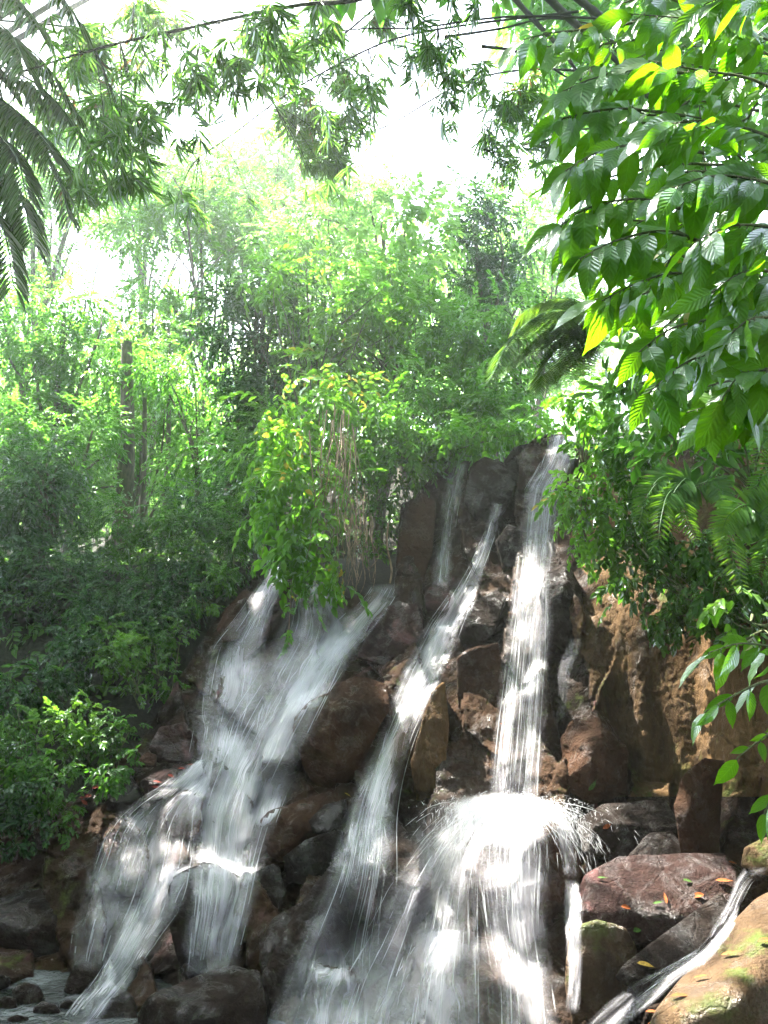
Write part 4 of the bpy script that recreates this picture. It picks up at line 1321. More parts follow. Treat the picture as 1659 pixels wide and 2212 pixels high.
tree('far pale tree behind the leafy middle tree', 760, 35,
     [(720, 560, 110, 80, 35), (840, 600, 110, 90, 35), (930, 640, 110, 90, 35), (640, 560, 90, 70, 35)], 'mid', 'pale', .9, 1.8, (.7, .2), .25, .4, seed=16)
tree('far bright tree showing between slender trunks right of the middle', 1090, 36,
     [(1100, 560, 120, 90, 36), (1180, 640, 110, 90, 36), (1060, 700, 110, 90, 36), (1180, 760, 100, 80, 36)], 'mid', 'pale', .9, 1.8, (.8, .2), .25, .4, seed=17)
tree('tall pale tree rising behind the palm in the upper left corner', -40, 26,
     [(60, 330, 110, 80, 26), (170, 250, 90, 70, 26), (40, 440, 90, 70, 26), (150, 400, 80, 60, 26), (90, 560, 70, 50, 26), (40, 600, 70, 50, 26), (250, 160, 80, 60, 26)], 'mid', 'pale', 1.3, 1.3, (.5, .25), .2, .3, seed=18)
tree('tall feathery tree between the two left sky gaps, its top lost among bamboo', 460, 24,
     [(470, 520, 90, 60, 24), (400, 470, 90, 60, 24), (300, 500, 70, 50, 24), (520, 420, 90, 60, 24), (430, 380, 90, 60, 24), (560, 520, 80, 60, 24), (300, 420, 70, 50, 24)], 'mid', 'mid', 1.4, 1.15, (.6, .25), .16, .3, seed=19)
tree('sunny tree left of the dark dense tree, topping the middle trees', 740, 22,
     [(680, 480, 90, 70, 22), (760, 420, 80, 60, 22), (760, 520, 100, 70, 22), (620, 540, 80, 60, 22), (840, 400, 60, 40, 22)], 'mid', 'pale', 1.0, 1.15, (.5, .25), .15, .35, seed=20)
tree('leafy tree at the far left behind the bluish tree, closing the gap above the bank', 140, 18,
     [(120, 1000, 100, 70, 18), (50, 940, 80, 70, 18), (200, 930, 60, 60, 18, -.1), (180, 1060, 50, 50, 18)], 'fine', 'mid', 1.2, 1.2, (.3, .2), .12, .3, seed=21)
tree('small tree between the vine-wrapped trunk and the slim brown trunk', 430, 18,
     [(400, 820, 80, 60, 18.5), (450, 950, 60, 70, 18.5), (400, 1010, 60, 60, 18.5), (480, 1020, 40, 60, 18), (340, 800, 50, 40, 18.5)], 'fine', 'mid', 1.1, 1.2, (.4, .25), .08, .35, seed=22)
for bx, bY, hpx, lab in [(262, 19, 960, 'pale thick trunk standing in the bright gap on the left, crown hidden'), (352, 21, 930, 'thin dark trunk right of the pale thick trunk on the left'),
                         (300, 20.5, 1000, 'slim brown trunk between the pale thick trunk and the thin dark one')]:
    b = ground_at(bx, bY)
    t = thing('tree', b, lab, 'tree')
    top = P(bx + 12, hpx - 220, bY)
    mb = MB()
    w = .26 if bx == 262 else .09
    mb.tube(spline([b - [0, 0, .3], b + (top - b) * .5 + [.12, 0, 0], top], 20), np.linspace(w, w * .5, 20), 10)
    mb.build('trunk', M_BARK, t)
    cb = MB()
    leafy(cb, [(bx + 10, hpx - 200, 60, 40, bY), (bx - 30, hpx - 160, 50, 30, bY)], 'fine', 1.0, 1.3, (.4, .2), gap=.4, seed=int(bx))
    cb.build('crown', M_LEAF['mid'], t)

def far_forest():
    mb = MB()
    blobs = []
    r = np.random.default_rng(5)
    for i in range(70):
        Y = r.uniform(48, 85)
        x = r.uniform(-500, 2100)
        blobs.append((x, r.uniform(640, 960) + 120 * math.exp(-((x - 250) / 160) ** 2), r.uniform(60, 110), r.uniform(50, 100), Y))
    for i in range(46):
        blobs.append((r.uniform(-100, 1250), r.uniform(820, 1130), r.uniform(70, 120), r.uniform(60, 100), r.uniform(33, 44)))
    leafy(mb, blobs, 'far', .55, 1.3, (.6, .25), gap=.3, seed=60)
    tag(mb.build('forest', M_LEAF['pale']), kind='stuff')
far_forest()

def undergrowth():
    mb = MB()
    r = np.random.default_rng(6)
    n = 7000
    X = r.uniform(-14, 9, n); Y = r.uniform(9.5, 32, n)
    X = X * (0.7 + Y / 40)
    z = ground_z(X, Y)
    keep = ~((X > -3.6) & (X < 4) & (Y < 15.2))
    X, Y, z = X[keep], Y[keep], z[keep]
    n = len(X)
    p = np.stack([X, Y, z + r.uniform(0, .5, n) ** 2 * 1.6], -1)
    scatter(mb, SPRAY['mid'], p, r.normal(0, 1, (n, 3)) * [1, 1, .3] - [0, .4, 0], np.array([0, -.4, 1]) + r.normal(0, .3, (n, 3)), r.uniform(.6, 1.3, n) * (0.6 + Y / 40), r.normal(.4, .2, n))
    tag(mb.build('undergrowth', M_LEAF['herb']), kind='stuff')
undergrowth()

# ------------------------------------------------------------------ bushes on the banks
BANK = [
    ('broad herb thicket on the slope below the pale thick trunk', [(300, 1120, 110, 50, 14.5), (400, 1150, 90, 50, 14.2), (230, 1160, 80, 50, 14.2)], 'fine', 'herb', .25),
    ('thicket of layered fine leaves right of the slope, beside the dark cleft', [(430, 1090, 80, 50, 15), (470, 1170, 50, 50, 14.6), (390, 1220, 80, 40, 13.8)], 'fine', 'herb', .3),
    ('dark herb clump under the bluish tree at the left edge', [(120, 1220, 90, 60, 13.2), (180, 1280, 80, 60, 12.8)], 'fine', 'blue', .35),
    ('small-leaved shrub hanging over the dark hollow beside the left cascade', [(330, 1270, 80, 40, 13.2), (400, 1300, 50, 40, 13), (270, 1300, 60, 40, 12.8)], 'fine', 'herb', .35),
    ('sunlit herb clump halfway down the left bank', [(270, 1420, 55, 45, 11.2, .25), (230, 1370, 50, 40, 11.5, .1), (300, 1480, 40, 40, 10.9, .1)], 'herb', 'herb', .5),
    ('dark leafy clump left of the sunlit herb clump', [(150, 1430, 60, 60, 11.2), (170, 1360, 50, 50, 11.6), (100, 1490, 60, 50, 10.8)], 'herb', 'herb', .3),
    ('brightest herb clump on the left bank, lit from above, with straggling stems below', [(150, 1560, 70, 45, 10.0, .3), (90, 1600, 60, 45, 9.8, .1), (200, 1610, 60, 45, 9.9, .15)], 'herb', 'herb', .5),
    ('low herb clump at the foot of the bank, near the pale sunlit rock', [(240, 1660, 50, 40, 9.6), (270, 1590, 40, 40, 10)], 'herb', 'herb', .4),
    ('straggling herb at the left edge under the brightest clump', [(40, 1640, 60, 50, 9.5), (110, 1690, 60, 45, 9.3), (10, 1570, 50, 50, 9.8)], 'herb', 'herb', .3),
    ('tiny herb tuft on the dark soil at the left, near the massive dark boulder', [(30, 1810, 40, 25, 9.0), (70, 1780, 25, 20, 9.0)], 'herb', 'herb', .3),
    ('tiny herb tuft hanging below the red-leaved stones on the left bank', [(155, 1750, 24, 30, 9.2), (130, 1790, 22, 20, 9.1)], 'herb', 'herb', .4),
    ('small herb between the bank and the left cascade, high beside the dark boulder', [(440, 1290, 40, 30, 12.6), (470, 1250, 30, 30, 12.9)], 'herb', 'herb', .4),
]
BANK += [
    ('dark herbs on the black slope between the sunlit clump and the left cascade', [(330, 1400, 40, 40, 12.0), (380, 1370, 40, 35, 12.2), (350, 1460, 35, 35, 11.5)], 'herb', 'herb', .3),
    ('fine dark foliage in the hollow above the sunlit herb clump', [(250, 1330, 60, 40, 12.2), (330, 1330, 60, 40, 12.6), (190, 1330, 40, 40, 12)], 'fine', 'herb', .2),
    ('shaded fern-like herbs beside the dark cleft at the head of the left cascade', [(500, 1210, 30, 40, 13.6), (460, 1220, 40, 30, 13.4), (520, 1150, 30, 40, 14)], 'fine', 'herb', .3),
    ('dark leafy tangle low at the left edge above the massive dark boulder', [(60, 1730, 50, 40, 9.2), (10, 1700, 50, 50, 9.2), (20, 1500, 50, 60, 10.4)], 'herb', 'blue', .3),
]
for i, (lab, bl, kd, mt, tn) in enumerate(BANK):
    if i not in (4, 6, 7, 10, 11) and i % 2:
        mt = 'blue'  # darker leaf colour stands in for shade on these clumps
    shrub(lab, bl, kd, mt, 1.1 if kd == 'fine' else .9, .72, (tn - .1, .28), .6, seed=i + 3)  # lowered tint puts the bank's shade into the leaves

def fill_shrub(lab, bl, kd='mid', mt='mid', tn=.3, dens=1.1, sc=.85, **kw):
    return shrub(lab, bl, kd, mt, dens, sc, (tn, .2), kw.pop('gap', .3), **kw)
tree('young tree with large sunlit leaves in the very centre, in front of the middle trees', 690, 15.6,
     [(570, 590, 80, 35, 15.8), (640, 630, 80, 40, 15.7), (840, 640, 90, 40, 15.5), (750, 690, 90, 40, 15.5), (660, 560, 60, 30, 15.8), (900, 700, 70, 40, 15.5), (700, 780, 80, 40, 15.3)], 'big', 'bush', 1.0, .75, (.6, .25), .07, .45, seed=23)
fill_shrub('green shrub with sunlit tips right of the hanging roots, above the thin upper fall', [(830, 900, 70, 40, 13.1, .2), (900, 920, 60, 40, 13.0, .1), (960, 940, 60, 35, 12.9), (880, 970, 60, 30, 12.8)], 'hang', 'bush', .4, 1.0, .8, seed=36, droop=.7)
fill_shrub('leafy fringe drooping over the crest between the thin upper fall and the notch', [(1000, 945, 50, 35, 12.95, .1), (1060, 935, 50, 30, 12.9), (1120, 930, 45, 30, 12.9, .1), (960, 965, 40, 30, 12.9), (1170, 905, 40, 40, 12.9)], 'hang', 'bush', .35, 1.0, .75, seed=37, droop=.8)
fill_shrub('dark undergrowth shrub behind the hanging roots, over the rock lip', [(830, 930, 90, 60, 13.8), (880, 860, 80, 60, 14.5), (930, 950, 70, 50, 13.6)], seed=31)
fill_shrub('dark leafy shrub directly above the black dome of rock', [(1010, 900, 90, 70, 14.6), (1090, 910, 70, 60, 14.4), (1060, 840, 90, 60, 15)], seed=32)
fill_shrub('leafy screen at the head of the left cascade, shaded by the hanging bush', [(560, 1010, 60, 70, 14.6), (540, 1110, 50, 60, 14.4), (590, 930, 60, 60, 15)], 'fine', 'herb', .3, 1.2, 1.0, seed=33)
fill_shrub('tangle of small leaves right of the hanging roots, under the dark undergrowth', [(840, 1040, 60, 60, 13.2), (800, 1120, 40, 60, 13.0), (890, 1010, 50, 40, 13.2)], 'fine', 'herb', .25, 1.0, 1.0, seed=34)

shrub('bright green bush hanging out over the head of the left cascade',
      [(640, 880, 80, 60, 12.4, .25), (600, 960, 55, 60, 12.2, .2), (690, 960, 70, 70, 12.3), (620, 1050, 70, 60, 12.0, .1), (590, 1110, 50, 40, 11.9), (700, 1060, 60, 70, 12.1), (650, 1130, 70, 60, 11.9), (690, 1200, 55, 60, 11.8), (640, 1190, 40, 40, 11.8), (750, 880, 80, 50, 12.8, .1), (710, 830, 90, 40, 13, .2), (700, 1270, 40, 35, 11.7), (800, 960, 60, 60, 12.9, -.1), (560, 1060, 30, 30, 12.0, .15)],
      'hang', 'bush', .95, .98, (.55, .25), .42, name='hanging_bush', cat='bush', seed=40, stems=30, foot=(760, 1000, 13.4), droop=.8)

def hanging_roots():
    t = thing('hanging_root_curtain', P(740, 900, 12.2), 'curtain of dry brown roots hanging beside the bright green bush', 'roots')
    r = np.random.default_rng(9)
    def one(x0, y0, x1, y1, Y, w):
        n = 16
        s = np.linspace(0, 1, n)
        xx = x0 + (x1 - x0) * s + r.uniform(4, 16) * np.sin(s * r.uniform(3, 11) + r.uniform(0, 6)) * s
        p = P(xx, y0 + (y1 - y0) * s, Y + .1 * np.sin(s * 5 + r.uniform(0, 6)))
        V, F = tube(p, np.linspace(w, w * .4, n), 5)
        link('root', mesh_np('root', V, F, True, {'tint': np.full(len(V), .5)}), M_ROOT, t)
    for i in range(34):
        x0 = r.normal(738, 24)
        one(x0, r.uniform(870, 1000), x0 + r.normal(0, 22), r.uniform(1020, 1240), r.uniform(11.3, 12.1), r.uniform(.004, .012))
    for i in range(34):
        x0 = r.normal(768, 20)
        one(x0, r.uniform(1060, 1130), x0 + r.normal(4, 14), r.uniform(1180, 1300), r.uniform(11.3, 11.7), r.uniform(.004, .009))
hanging_roots()

def vine(label, pts, Y, w=.006, leaves=14, mat='bush', kind='herb', group=None, name='hanging_vine', lw=1.0):
    p = P(*np.array(spline(pts, 26)).T, Y)
    t = thing(name, p[0], label, 'vine', group)
    V, F = tube(p, w, 5)
    link('stem', mesh_np('stem', V, F, True, {'tint': np.full(len(V), .5)}), M_ROOT, t)
    if leaves:
        r = np.random.default_rng(int(pts[0][0]))
        i = r.integers(0, 26, leaves)
        mb = MB()
        scatter(mb, SPRAY[kind], p[i], r.normal(0, 1, (leaves, 3)) - [0, .5, .6], np.array([0, -.6, 1]) + r.normal(0, .3, (leaves, 3)), r.uniform(.5, .9, leaves) * lw, r.normal(.5, .2, leaves))
        mb.build('foliage', M_LEAF[mat], t)
vine('thin vine with yellow leaves dangling over the leftmost strand of water', [(628, 1160), (630, 1250), (626, 1330), (622, 1400)], 11.7)
vine('bare looping vine at the left tip of the bright hanging bush', [(580, 1110), (572, 1170), (560, 1210), (536, 1228)], 11.9, .005, 6)
vine('brown vine hanging in the middle of the bright bush', [(668, 930), (676, 1040), (690, 1120), (684, 1180)], 11.7, .010, 4)
vine('straight pale root dangling left of the rooty brown rock', [(838, 1130), (836, 1180), (846, 1230), (842, 1260)], 12.0, .016, 0)
vine('slender vine hanging down the right-hand wall below the dark fern', [(1446, 1190), (1448, 1250), (1456, 1310), (1460, 1350)], 8.9, .004, 10, 'herb')

# ------------------------------------------------------------------ right bank
fill_shrub('small-leaved shrub beside the notch of the tallest cascade', [(1250, 870, 50, 50, 9.6, .15), (1290, 940, 50, 50, 9.2), (1260, 1000, 45, 50, 9.2), (1300, 870, 60, 50, 9.4)], 'herb', 'bush', .4, 1.0, 1.25, seed=41, gap=.3)
fill_shrub('yellow-green shrub overhanging the tallest cascade', [(1240, 1080, 40, 45, 8.8, .4), (1280, 1040, 45, 45, 8.8, .2), (1260, 1150, 40, 40, 8.8, .2), (1300, 1120, 45, 50, 8.9), (1230, 1040, 30, 30, 8.8, .3)], 'hang', 'bush', .55, 1.0, .6, seed=42, droop=.9)
fill_shrub('dark trailing shrub over the top of the right-hand wall', [(1350, 1080, 60, 80, 9.0), (1330, 1190, 50, 60, 9.2), (1400, 1160, 50, 60, 9.0), (1370, 980, 60, 60, 8.8), (1460, 1230, 50, 70, 8.9), (1520, 1190, 60, 60, 8.6), (1420, 1270, 40, 60, 8.9), (1340, 1260, 30, 50, 9.3), (1560, 1280, 60, 60, 8.2), (1630, 1230, 50, 70, 7.6)], 'herb', 'herb', .2, 1.1, 1.0, seed=43, droop=.9)
fill_shrub('dark mossy growth trailing down the right-hand wall', [(1440, 1310, 40, 70, 8.9), (1490, 1330, 40, 60, 8.7), (1540, 1290, 60, 70, 8.4), (1600, 1300, 60, 70, 8.0)], 'herb', 'herb', .15, .7, .7, seed=44, gap=.55, droop=1.0)
fill_shrub('leafy dark thicket low behind the large veined leaves', [(1450, 780, 110, 90, 7.2), (1580, 760, 110, 110, 6.8), (1400, 880, 80, 70, 7.6), (1560, 900, 110, 80, 6.8), (1640, 1000, 80, 90, 6.4), (1500, 1000, 80, 60, 7.2)], 'big', 'mid', .2, 1.1, .6, seed=45)
fill_shrub('tall dark thicket filling the upper right corner behind the veined leaves', [(1500, 120, 130, 110, 7.5), (1620, 200, 110, 140, 7), (1480, 330, 110, 110, 7.5), (1600, 430, 120, 120, 7), (1440, 520, 90, 90, 7.8), (1560, 620, 120, 110, 7), (1400, 640, 70, 70, 8)], 'big', 'mid', .35, .9, .75, seed=46)
fill_shrub('low broad-leaved plant on the ledge below the bright fern', [(1600, 1290, 45, 30, 5.4), (1570, 1330, 30, 20, 5.5), (1640, 1330, 40, 40, 5.2)], 'broad', 'bush', .5, .7, .45, seed=47)

def frond(parent, pts, Y0, Y1, Lp, n, mat, comb=True, name='frond', tint=.4, pin_w=.22, hang=.3, bip=False, nrm_up=(0, -.35, 1.0), tip=.06, belly=.35, rach=.006):
    """a feather leaf: rib through the picture points, leaflets Lp metres long on both sides"""
    c = spline(pts, 40)
    p = P(c[:, 0], c[:, 1], np.linspace(Y0, Y1, 40))
    mb = MB()
    mb.tube(p, np.linspace(rach, rach * .25, 40), 5, .3)
    tan = nrm(np.gradient(p, axis=0))
    r = np.random.default_rng(int(abs(pts[0][0]) * 3 + abs(pts[-1][1])))
    for i in range(n):
        s = (i + .5) / n
        f = s * 39; i0 = int(f)
        q = p[i0] + (p[min(39, i0 + 1)] - p[i0]) * (f - i0)
        tg = tan[i0]
        up = nrm(np.asarray(nrm_up, float) + r.normal(0, .08, 3))
        side = nrm(np.cross(up, tg))
        prof = min(1.0, (s + .08) / belly) ** .7 * ((1 - s) + tip) ** .6 * 1.05
        L = Lp * min(prof, 1.0)
        for sg in (-1, 1):
            ax = side * sg + tg * .45 + np.array([0, 0, -hang]) + r.normal(0, .05, 3)
            if bip:
                m = 12
                axn = nrm(ax)
                for k in range(m):
                    sk = (k + .5) / m
                    Lk = L * .26 * (1 - sk * .8)
                    b = nrm(np.cross(up, axn))
                    for s2 in (-1, 1):
                        V, F = leaf6(Lk, L * .10, .05, .1)
                        mb.add(xf(V, q + axn * L * sk, b * s2 + axn * .5, up), F, tint + r.normal(0, .06))
            else:
                V, F = leaf6(L, L * pin_w if pin_w < 1 else pin_w, .12, .10 + hang * .25)
                mb.add(xf(V, q, ax, up), F, tint + r.normal(0, .08))
    return mb.build(name, M_LEAF[mat], parent)

def fern(label, base, fr, Lp, n, mat='fern', group=None, name='fern', cat='fern', **kw):
    t = thing(name, P(*base), label, cat, group)
    for pts, Y0, Y1, tn in fr:
        frond(t, pts, Y0, Y1, Lp, n, mat, tint=tn, **kw)
    return t

fern('tree fern with long arching fronds reaching left above the tallest cascade', (1300, 760, 8.2),
     [([(1300, 720), (1220, 668), (1150, 690), (1095, 745), (1062, 815)], 8.2, 7.4, .55), ([(1300, 720), (1235, 690), (1180, 715), (1130, 760), (1090, 800)], 8.2, 7.7, .4),
      ([(1300, 730), (1250, 700), (1215, 735), (1175, 790), (1165, 850)], 8.2, 7.8, .45), ([(1300, 720), (1250, 650), (1180, 650), (1130, 680), (1105, 720)], 8.2, 8.6, .7), ([(1300, 740), (1240, 760), (1190, 800), (1150, 830)], 8.2, 8.8, .95)],
     .50, 46, 'fern', None, 'tree_fern', 'tree fern', bip=True, hang=.95, belly=.25)
fern('dark green fern hanging from the bank at the right, largest of the ferns', (1500, 1050, 5.9),
     [([(1500, 1050), (1430, 1040), (1395, 1080), (1380, 1140)], 5.9, 5.6, .3), ([(1500, 1050), (1450, 1060), (1430, 1110), (1418, 1205)], 5.9, 5.4, .35), ([(1500, 1050), (1470, 1070), (1478, 1110), (1505, 1165)], 5.9, 5.5, .35), ([(1500, 1050), (1440, 1030), (1410, 1050), (1385, 1110)], 5.9, 5.7, .25), ([(1500, 1050), (1540, 1040), (1560, 1070), (1575, 1110)], 5.9, 5.6, .3), ([(1500, 1050), (1480, 1035), (1450, 1080), (1455, 1150)], 5.9, 5.6, .25)],
     .20, 26, pin_w=.19, hang=.25, nrm_up=(-.1, -.9, .5), belly=.2)
fern('sunlit fern at the right edge with one bright frond pointing down', (1640, 1100, 5.2),
     [([(1640, 1110), (1590, 1130), (1580, 1190), (1606, 1280)], 5.2, 4.9, .8), ([(1640, 1110), (1610, 1090), (1570, 1120), (1555, 1180)], 5.2, 5.0, .6), ([(1640, 1110), (1660, 1140), (1655, 1200), (1640, 1250)], 5.2, 5.0, .5), ([(1640, 1110), (1680, 1080), (1710, 1110), (1720, 1180)], 5.2, 5.1, .4)],
     .20, 24, pin_w=.2, hang=.2, nrm_up=(-.1, -.9, .5), belly=.2)
fern('light green fern tip poking in from the right edge above the other ferns', (1720, 930, 5.0),
     [([(1720, 930), (1680, 935), (1650, 955), (1632, 1000)], 5, 4.8, .6), ([(1740, 960), (1700, 980), (1650, 1030), (1620, 1070)], 5, 4.8, .5)], .17, 22, pin_w=.2, hang=.2, nrm_up=(-.1, -.9, .5), belly=.2)

# ------------------------------------------------------------------ palm at the left edge
def palm():
    t = thing('palm', ground_at(-420, 6.5), 'dark palm reaching in from the upper left edge with hanging leaflets', 'palm')
    b = np.array(t.location[:])
    top = P(-330, 300, 6.3)
    mb = MB()
    mb.tube(spline([b - [0, 0, .3], b + (top - b) * .5 + [.1, 0, 0], top], 20), np.linspace(.17, .12, 20), 12)
    mb.build('trunk', M_BARK, t)
    F = [([(-330, 300), (-200, -60), (-40, -110), (90, -60), (180, 60)], 6.3, 6.6, .55, .35, 'a'), ([(-330, 300), (-150, 110), (20, 150), (130, 230), (235, 400)], 6.3, 6.2, .5, .2, 'b'),
         ([(-330, 300), (-180, 150), (-40, 190), (60, 260), (120, 330)], 6.3, 5.8, .55, .15, 'b'), ([(-330, 300), (-200, 260), (-60, 320), (40, 420), (70, 520)], 6.3, 5.9, .55, .1, 'b'),
         ([(-330, 300), (-220, 360), (-90, 400), (0, 480), (30, 620)], 6.3, 5.6, .5, .1, 'b'), ([(-330, 300), (-260, 50), (-100, 20), (10, 60), (60, 150)], 6.3, 5.7, .55, .25, 'b'), ([(-330, 300), (-160, 40), (-20, 60), (90, 130), (170, 250)], 6.3, 6.9, .5, .2, 'b')]
    F += [([(-330, 300), (-180, 210), (-60, 250), (30, 330), (60, 440)], 6.3, 5.6, .5, .1, 'b'),
          ([(-330, 300), (-240, -20), (-120, -70), (0, -40), (90, 60)], 6.3, 6.0, .55, .3, 'b'), ([(-330, 300), (-150, 180), (0, 240), (110, 350), (150, 470)], 6.3, 6.8, .45, .2, 'b')]
    for pts, Y0, Y1, Lp, tn, _ in F:
        frond(t, pts, Y0, Y1, Lp * .88, 52, 'palm', tint=tn + .1, pin_w=.05, hang=.75, belly=.15, rach=.016, nrm_up=(.1, -.5, .8), tip=.3)
palm()

# ------------------------------------------------------------------ bamboo arching over the top
def culm(label, pts, Y0, Y1, w, blobs=(), tint=.3, nb=1.0, seed=1, group=None, far=False, sc=.9):
    n = 40
    c = spline(pts, n)
    p = P(c[:, 0], c[:, 1], np.linspace(Y0, Y1, n))
    t = thing('bamboo', p[0], label, 'bamboo', group)
    rr = np.linspace(w, w * .35, n)
    rr = rr * (1 + .18 * (np.arange(n) % 6 == 0))
    mb = MB()
    mb.tube(p, rr, 8)
    r = np.random.default_rng(seed)
    lb = MB()
    for (x, y, rx, ry, Y, m) in blobs:
        q, d = blob_points(x, y, rx, ry, Y, int(m * nb), .1, .5, .2, seed)
        q = q[~lit_mask(q, .32, 11)]  # drop sprays that would block the sun from the chosen spots
        k = len(q)
        if not k:
            continue
        j = np.argmin(np.linalg.norm(p[None] - P(x, y, Y), axis=-1))
        a = p[min(n - 1, j)]
        for _ in range(6):
            e = q[r.integers(k)]
            mb.tube(spline([a, (a + e) / 2 + [0, 0, .08], e], 8), np.linspace(.006, .0015, 8), 4)
        ax = r.normal(0, .5, (k, 3)) + np.array([0, -.1, -.9])
        up = r.normal(0, .5, (k, 3)) + np.array([0, -1.0, .35])
        scatter(lb, SPRAY['bamboo'], q, ax, up, r.uniform(.75, 1.15, k) * sc, tint + r.normal(0, .18, k))
    mb.build('culm', M_CULM, t)
    if blobs:
        lb.build('foliage', M_LEAF['bamboo'], t)
    return t
culm('long thin bamboo culm arching across the upper left with dark leaf fans', [(1050, -120), (800, -8), (640, 12), (400, 62), (200, 108), (-60, 190)], 5.6, 5.8, .020,
     [(450, 110, 150, 90, 5.7, 34), (370, 230, 110, 70, 5.7, 28), (580, 50, 120, 50, 5.7, 22), (300, 290, 80, 60, 5.7, 20), (520, 190, 90, 70, 5.8, 18), (250, 340, 80, 50, 5.6, 22), (160, 130, 50, 50, 5.5, 8), (600, 130, 70, 60, 6, 26), (700, 60, 70, 60, 6, 24), (300, 40, 40, 30, 6, 8)], .25, 1.0, 3)
culm('slanting thin bamboo branch from the top right down to the middle of the leaves', [(1250, 25), (1000, 55), (830, 92), (640, 190), (510, 285), (430, 340)], 7.5, 7.0, .013,
     [(700, 230, 110, 80, 7.5, 46), (560, 290, 120, 70, 7.4, 52), (800, 170, 80, 60, 7.6, 26), (470, 340, 100, 60, 7.3, 36), (640, 340, 120, 60, 7.6, 40), (420, 400, 90, 50, 7.4, 36)], .45, 1.0, 4)
culm('dark bamboo branch with dense shaded leaves hanging at the top, right of the middle', [(1320, 40), (1100, 36), (900, 60), (780, 62), (650, 82)], 6.8, 6.6, .012,
     [(880, 60, 70, 60, 6.7, 85), (900, 120, 50, 50, 6.7, 50), (800, 40, 60, 40, 6.7, 36), (960, 170, 40, 40, 6.8, 16), (1000, 30, 60, 40, 6.7, 20)], .05, 1.0, 5)
culm('pale far bamboo with sprays of leaves below the white sky gap', [(1350, 160), (1150, 150), (1000, 180), (840, 270), (740, 300)], 11, 11, .02,
     [(780, 300, 80, 60, 11, 90), (720, 350, 90, 60, 11, 90), (860, 340, 50, 40, 11, 26), (980, 250, 40, 30, 11, 10), (660, 270, 60, 50, 11, 50), (800, 390, 80, 50, 11, 60)], .6, 1.0, 6, sc=1.15)
culm('bamboo sprays right of the white sky gap, beside the veined leaves', [(1420, 140), (1320, 180), (1220, 200), (1080, 270), (1040, 330)], 10, 10, .018,
     [(1100, 240, 60, 60, 10, 46), (1150, 190, 60, 50, 10, 44), (1060, 300, 40, 40, 10, 18), (1180, 300, 50, 60, 10, 44), (1040, 170, 50, 50, 10, 20), (1100, 350, 50, 40, 10, 20)], .6, 1.0, 7, sc=1.1)
culm('pale bamboo spray hanging in front of the upper left sky gap', [(-60, 40), (150, 60), (330, 120), (480, 240)], 9.5, 9.5, .016,
     [(200, 110, 100, 70, 9.5, 90), (330, 60, 100, 60, 9.5, 75), (330, 180, 110, 70, 9.5, 95), (430, 260, 110, 70, 9.5, 100), (250, 260, 100, 70, 9.5, 80), (540, 350, 90, 60, 9.6, 80), (180, 400, 60, 50, 9.5, 34), (400, 390, 90, 60, 9.6, 70), (130, 240, 60, 60, 9.5, 34)], .6, 1.1, 8, sc=1.25)
culm('pale bamboo spray filling the top between the arching culm and the dark branch', [(900, -60), (760, 60), (640, 160), (560, 260)], 10.5, 10.5, .018,
     [(560, 100, 110, 80, 10.5, 70), (660, 60, 110, 70, 10.5, 60), (740, 130, 90, 70, 10.5, 60), (600, 220, 110, 70, 10.5, 80), (480, 40, 90, 50, 10.5, 40), (760, 220, 70, 50, 10.5, 36), (450, 160, 70, 60, 10.5, 40), (820, 30, 60, 40, 10.5, 22), (960, 110, 40, 40, 10.5, 14)], .65, 1.1, 9, sc=1.3)
for i, (pts, w, lab) in enumerate([([(1060, -60), (1150, 40), (1230, 130), (1300, 260)], .035, 'dark bamboo culm leaning down from the top edge, leftmost of the dark clump'), ([(1130, -60), (1230, 40), (1330, 130), (1420, 230)], .05, 'thick dark bamboo culm in the middle of the dark clump at the top'),
                                   ([(1180, -60), (1290, 30), (1400, 110), (1520, 200)], .05, 'dark bamboo culm running right behind the veined leaves'), ([(960, 80), (1080, 62), (1190, 40), (1320, 60)], .016, 'thin horizontal bamboo stick at the top, level across the white sky'),
                                   ([(1040, 100), (1110, 110), (1180, 140), (1290, 210)], .02, 'thin bamboo stick slanting below the level one at the top'), ([(1220, -60), (1300, 60), (1380, 180), (1440, 320)], .04, 'steep dark bamboo culm half hidden by the veined leaves')]):
    culm(lab, pts, 7.4 + .15 * i, 7.4 + .15 * i, w, (), seed=20 + i)

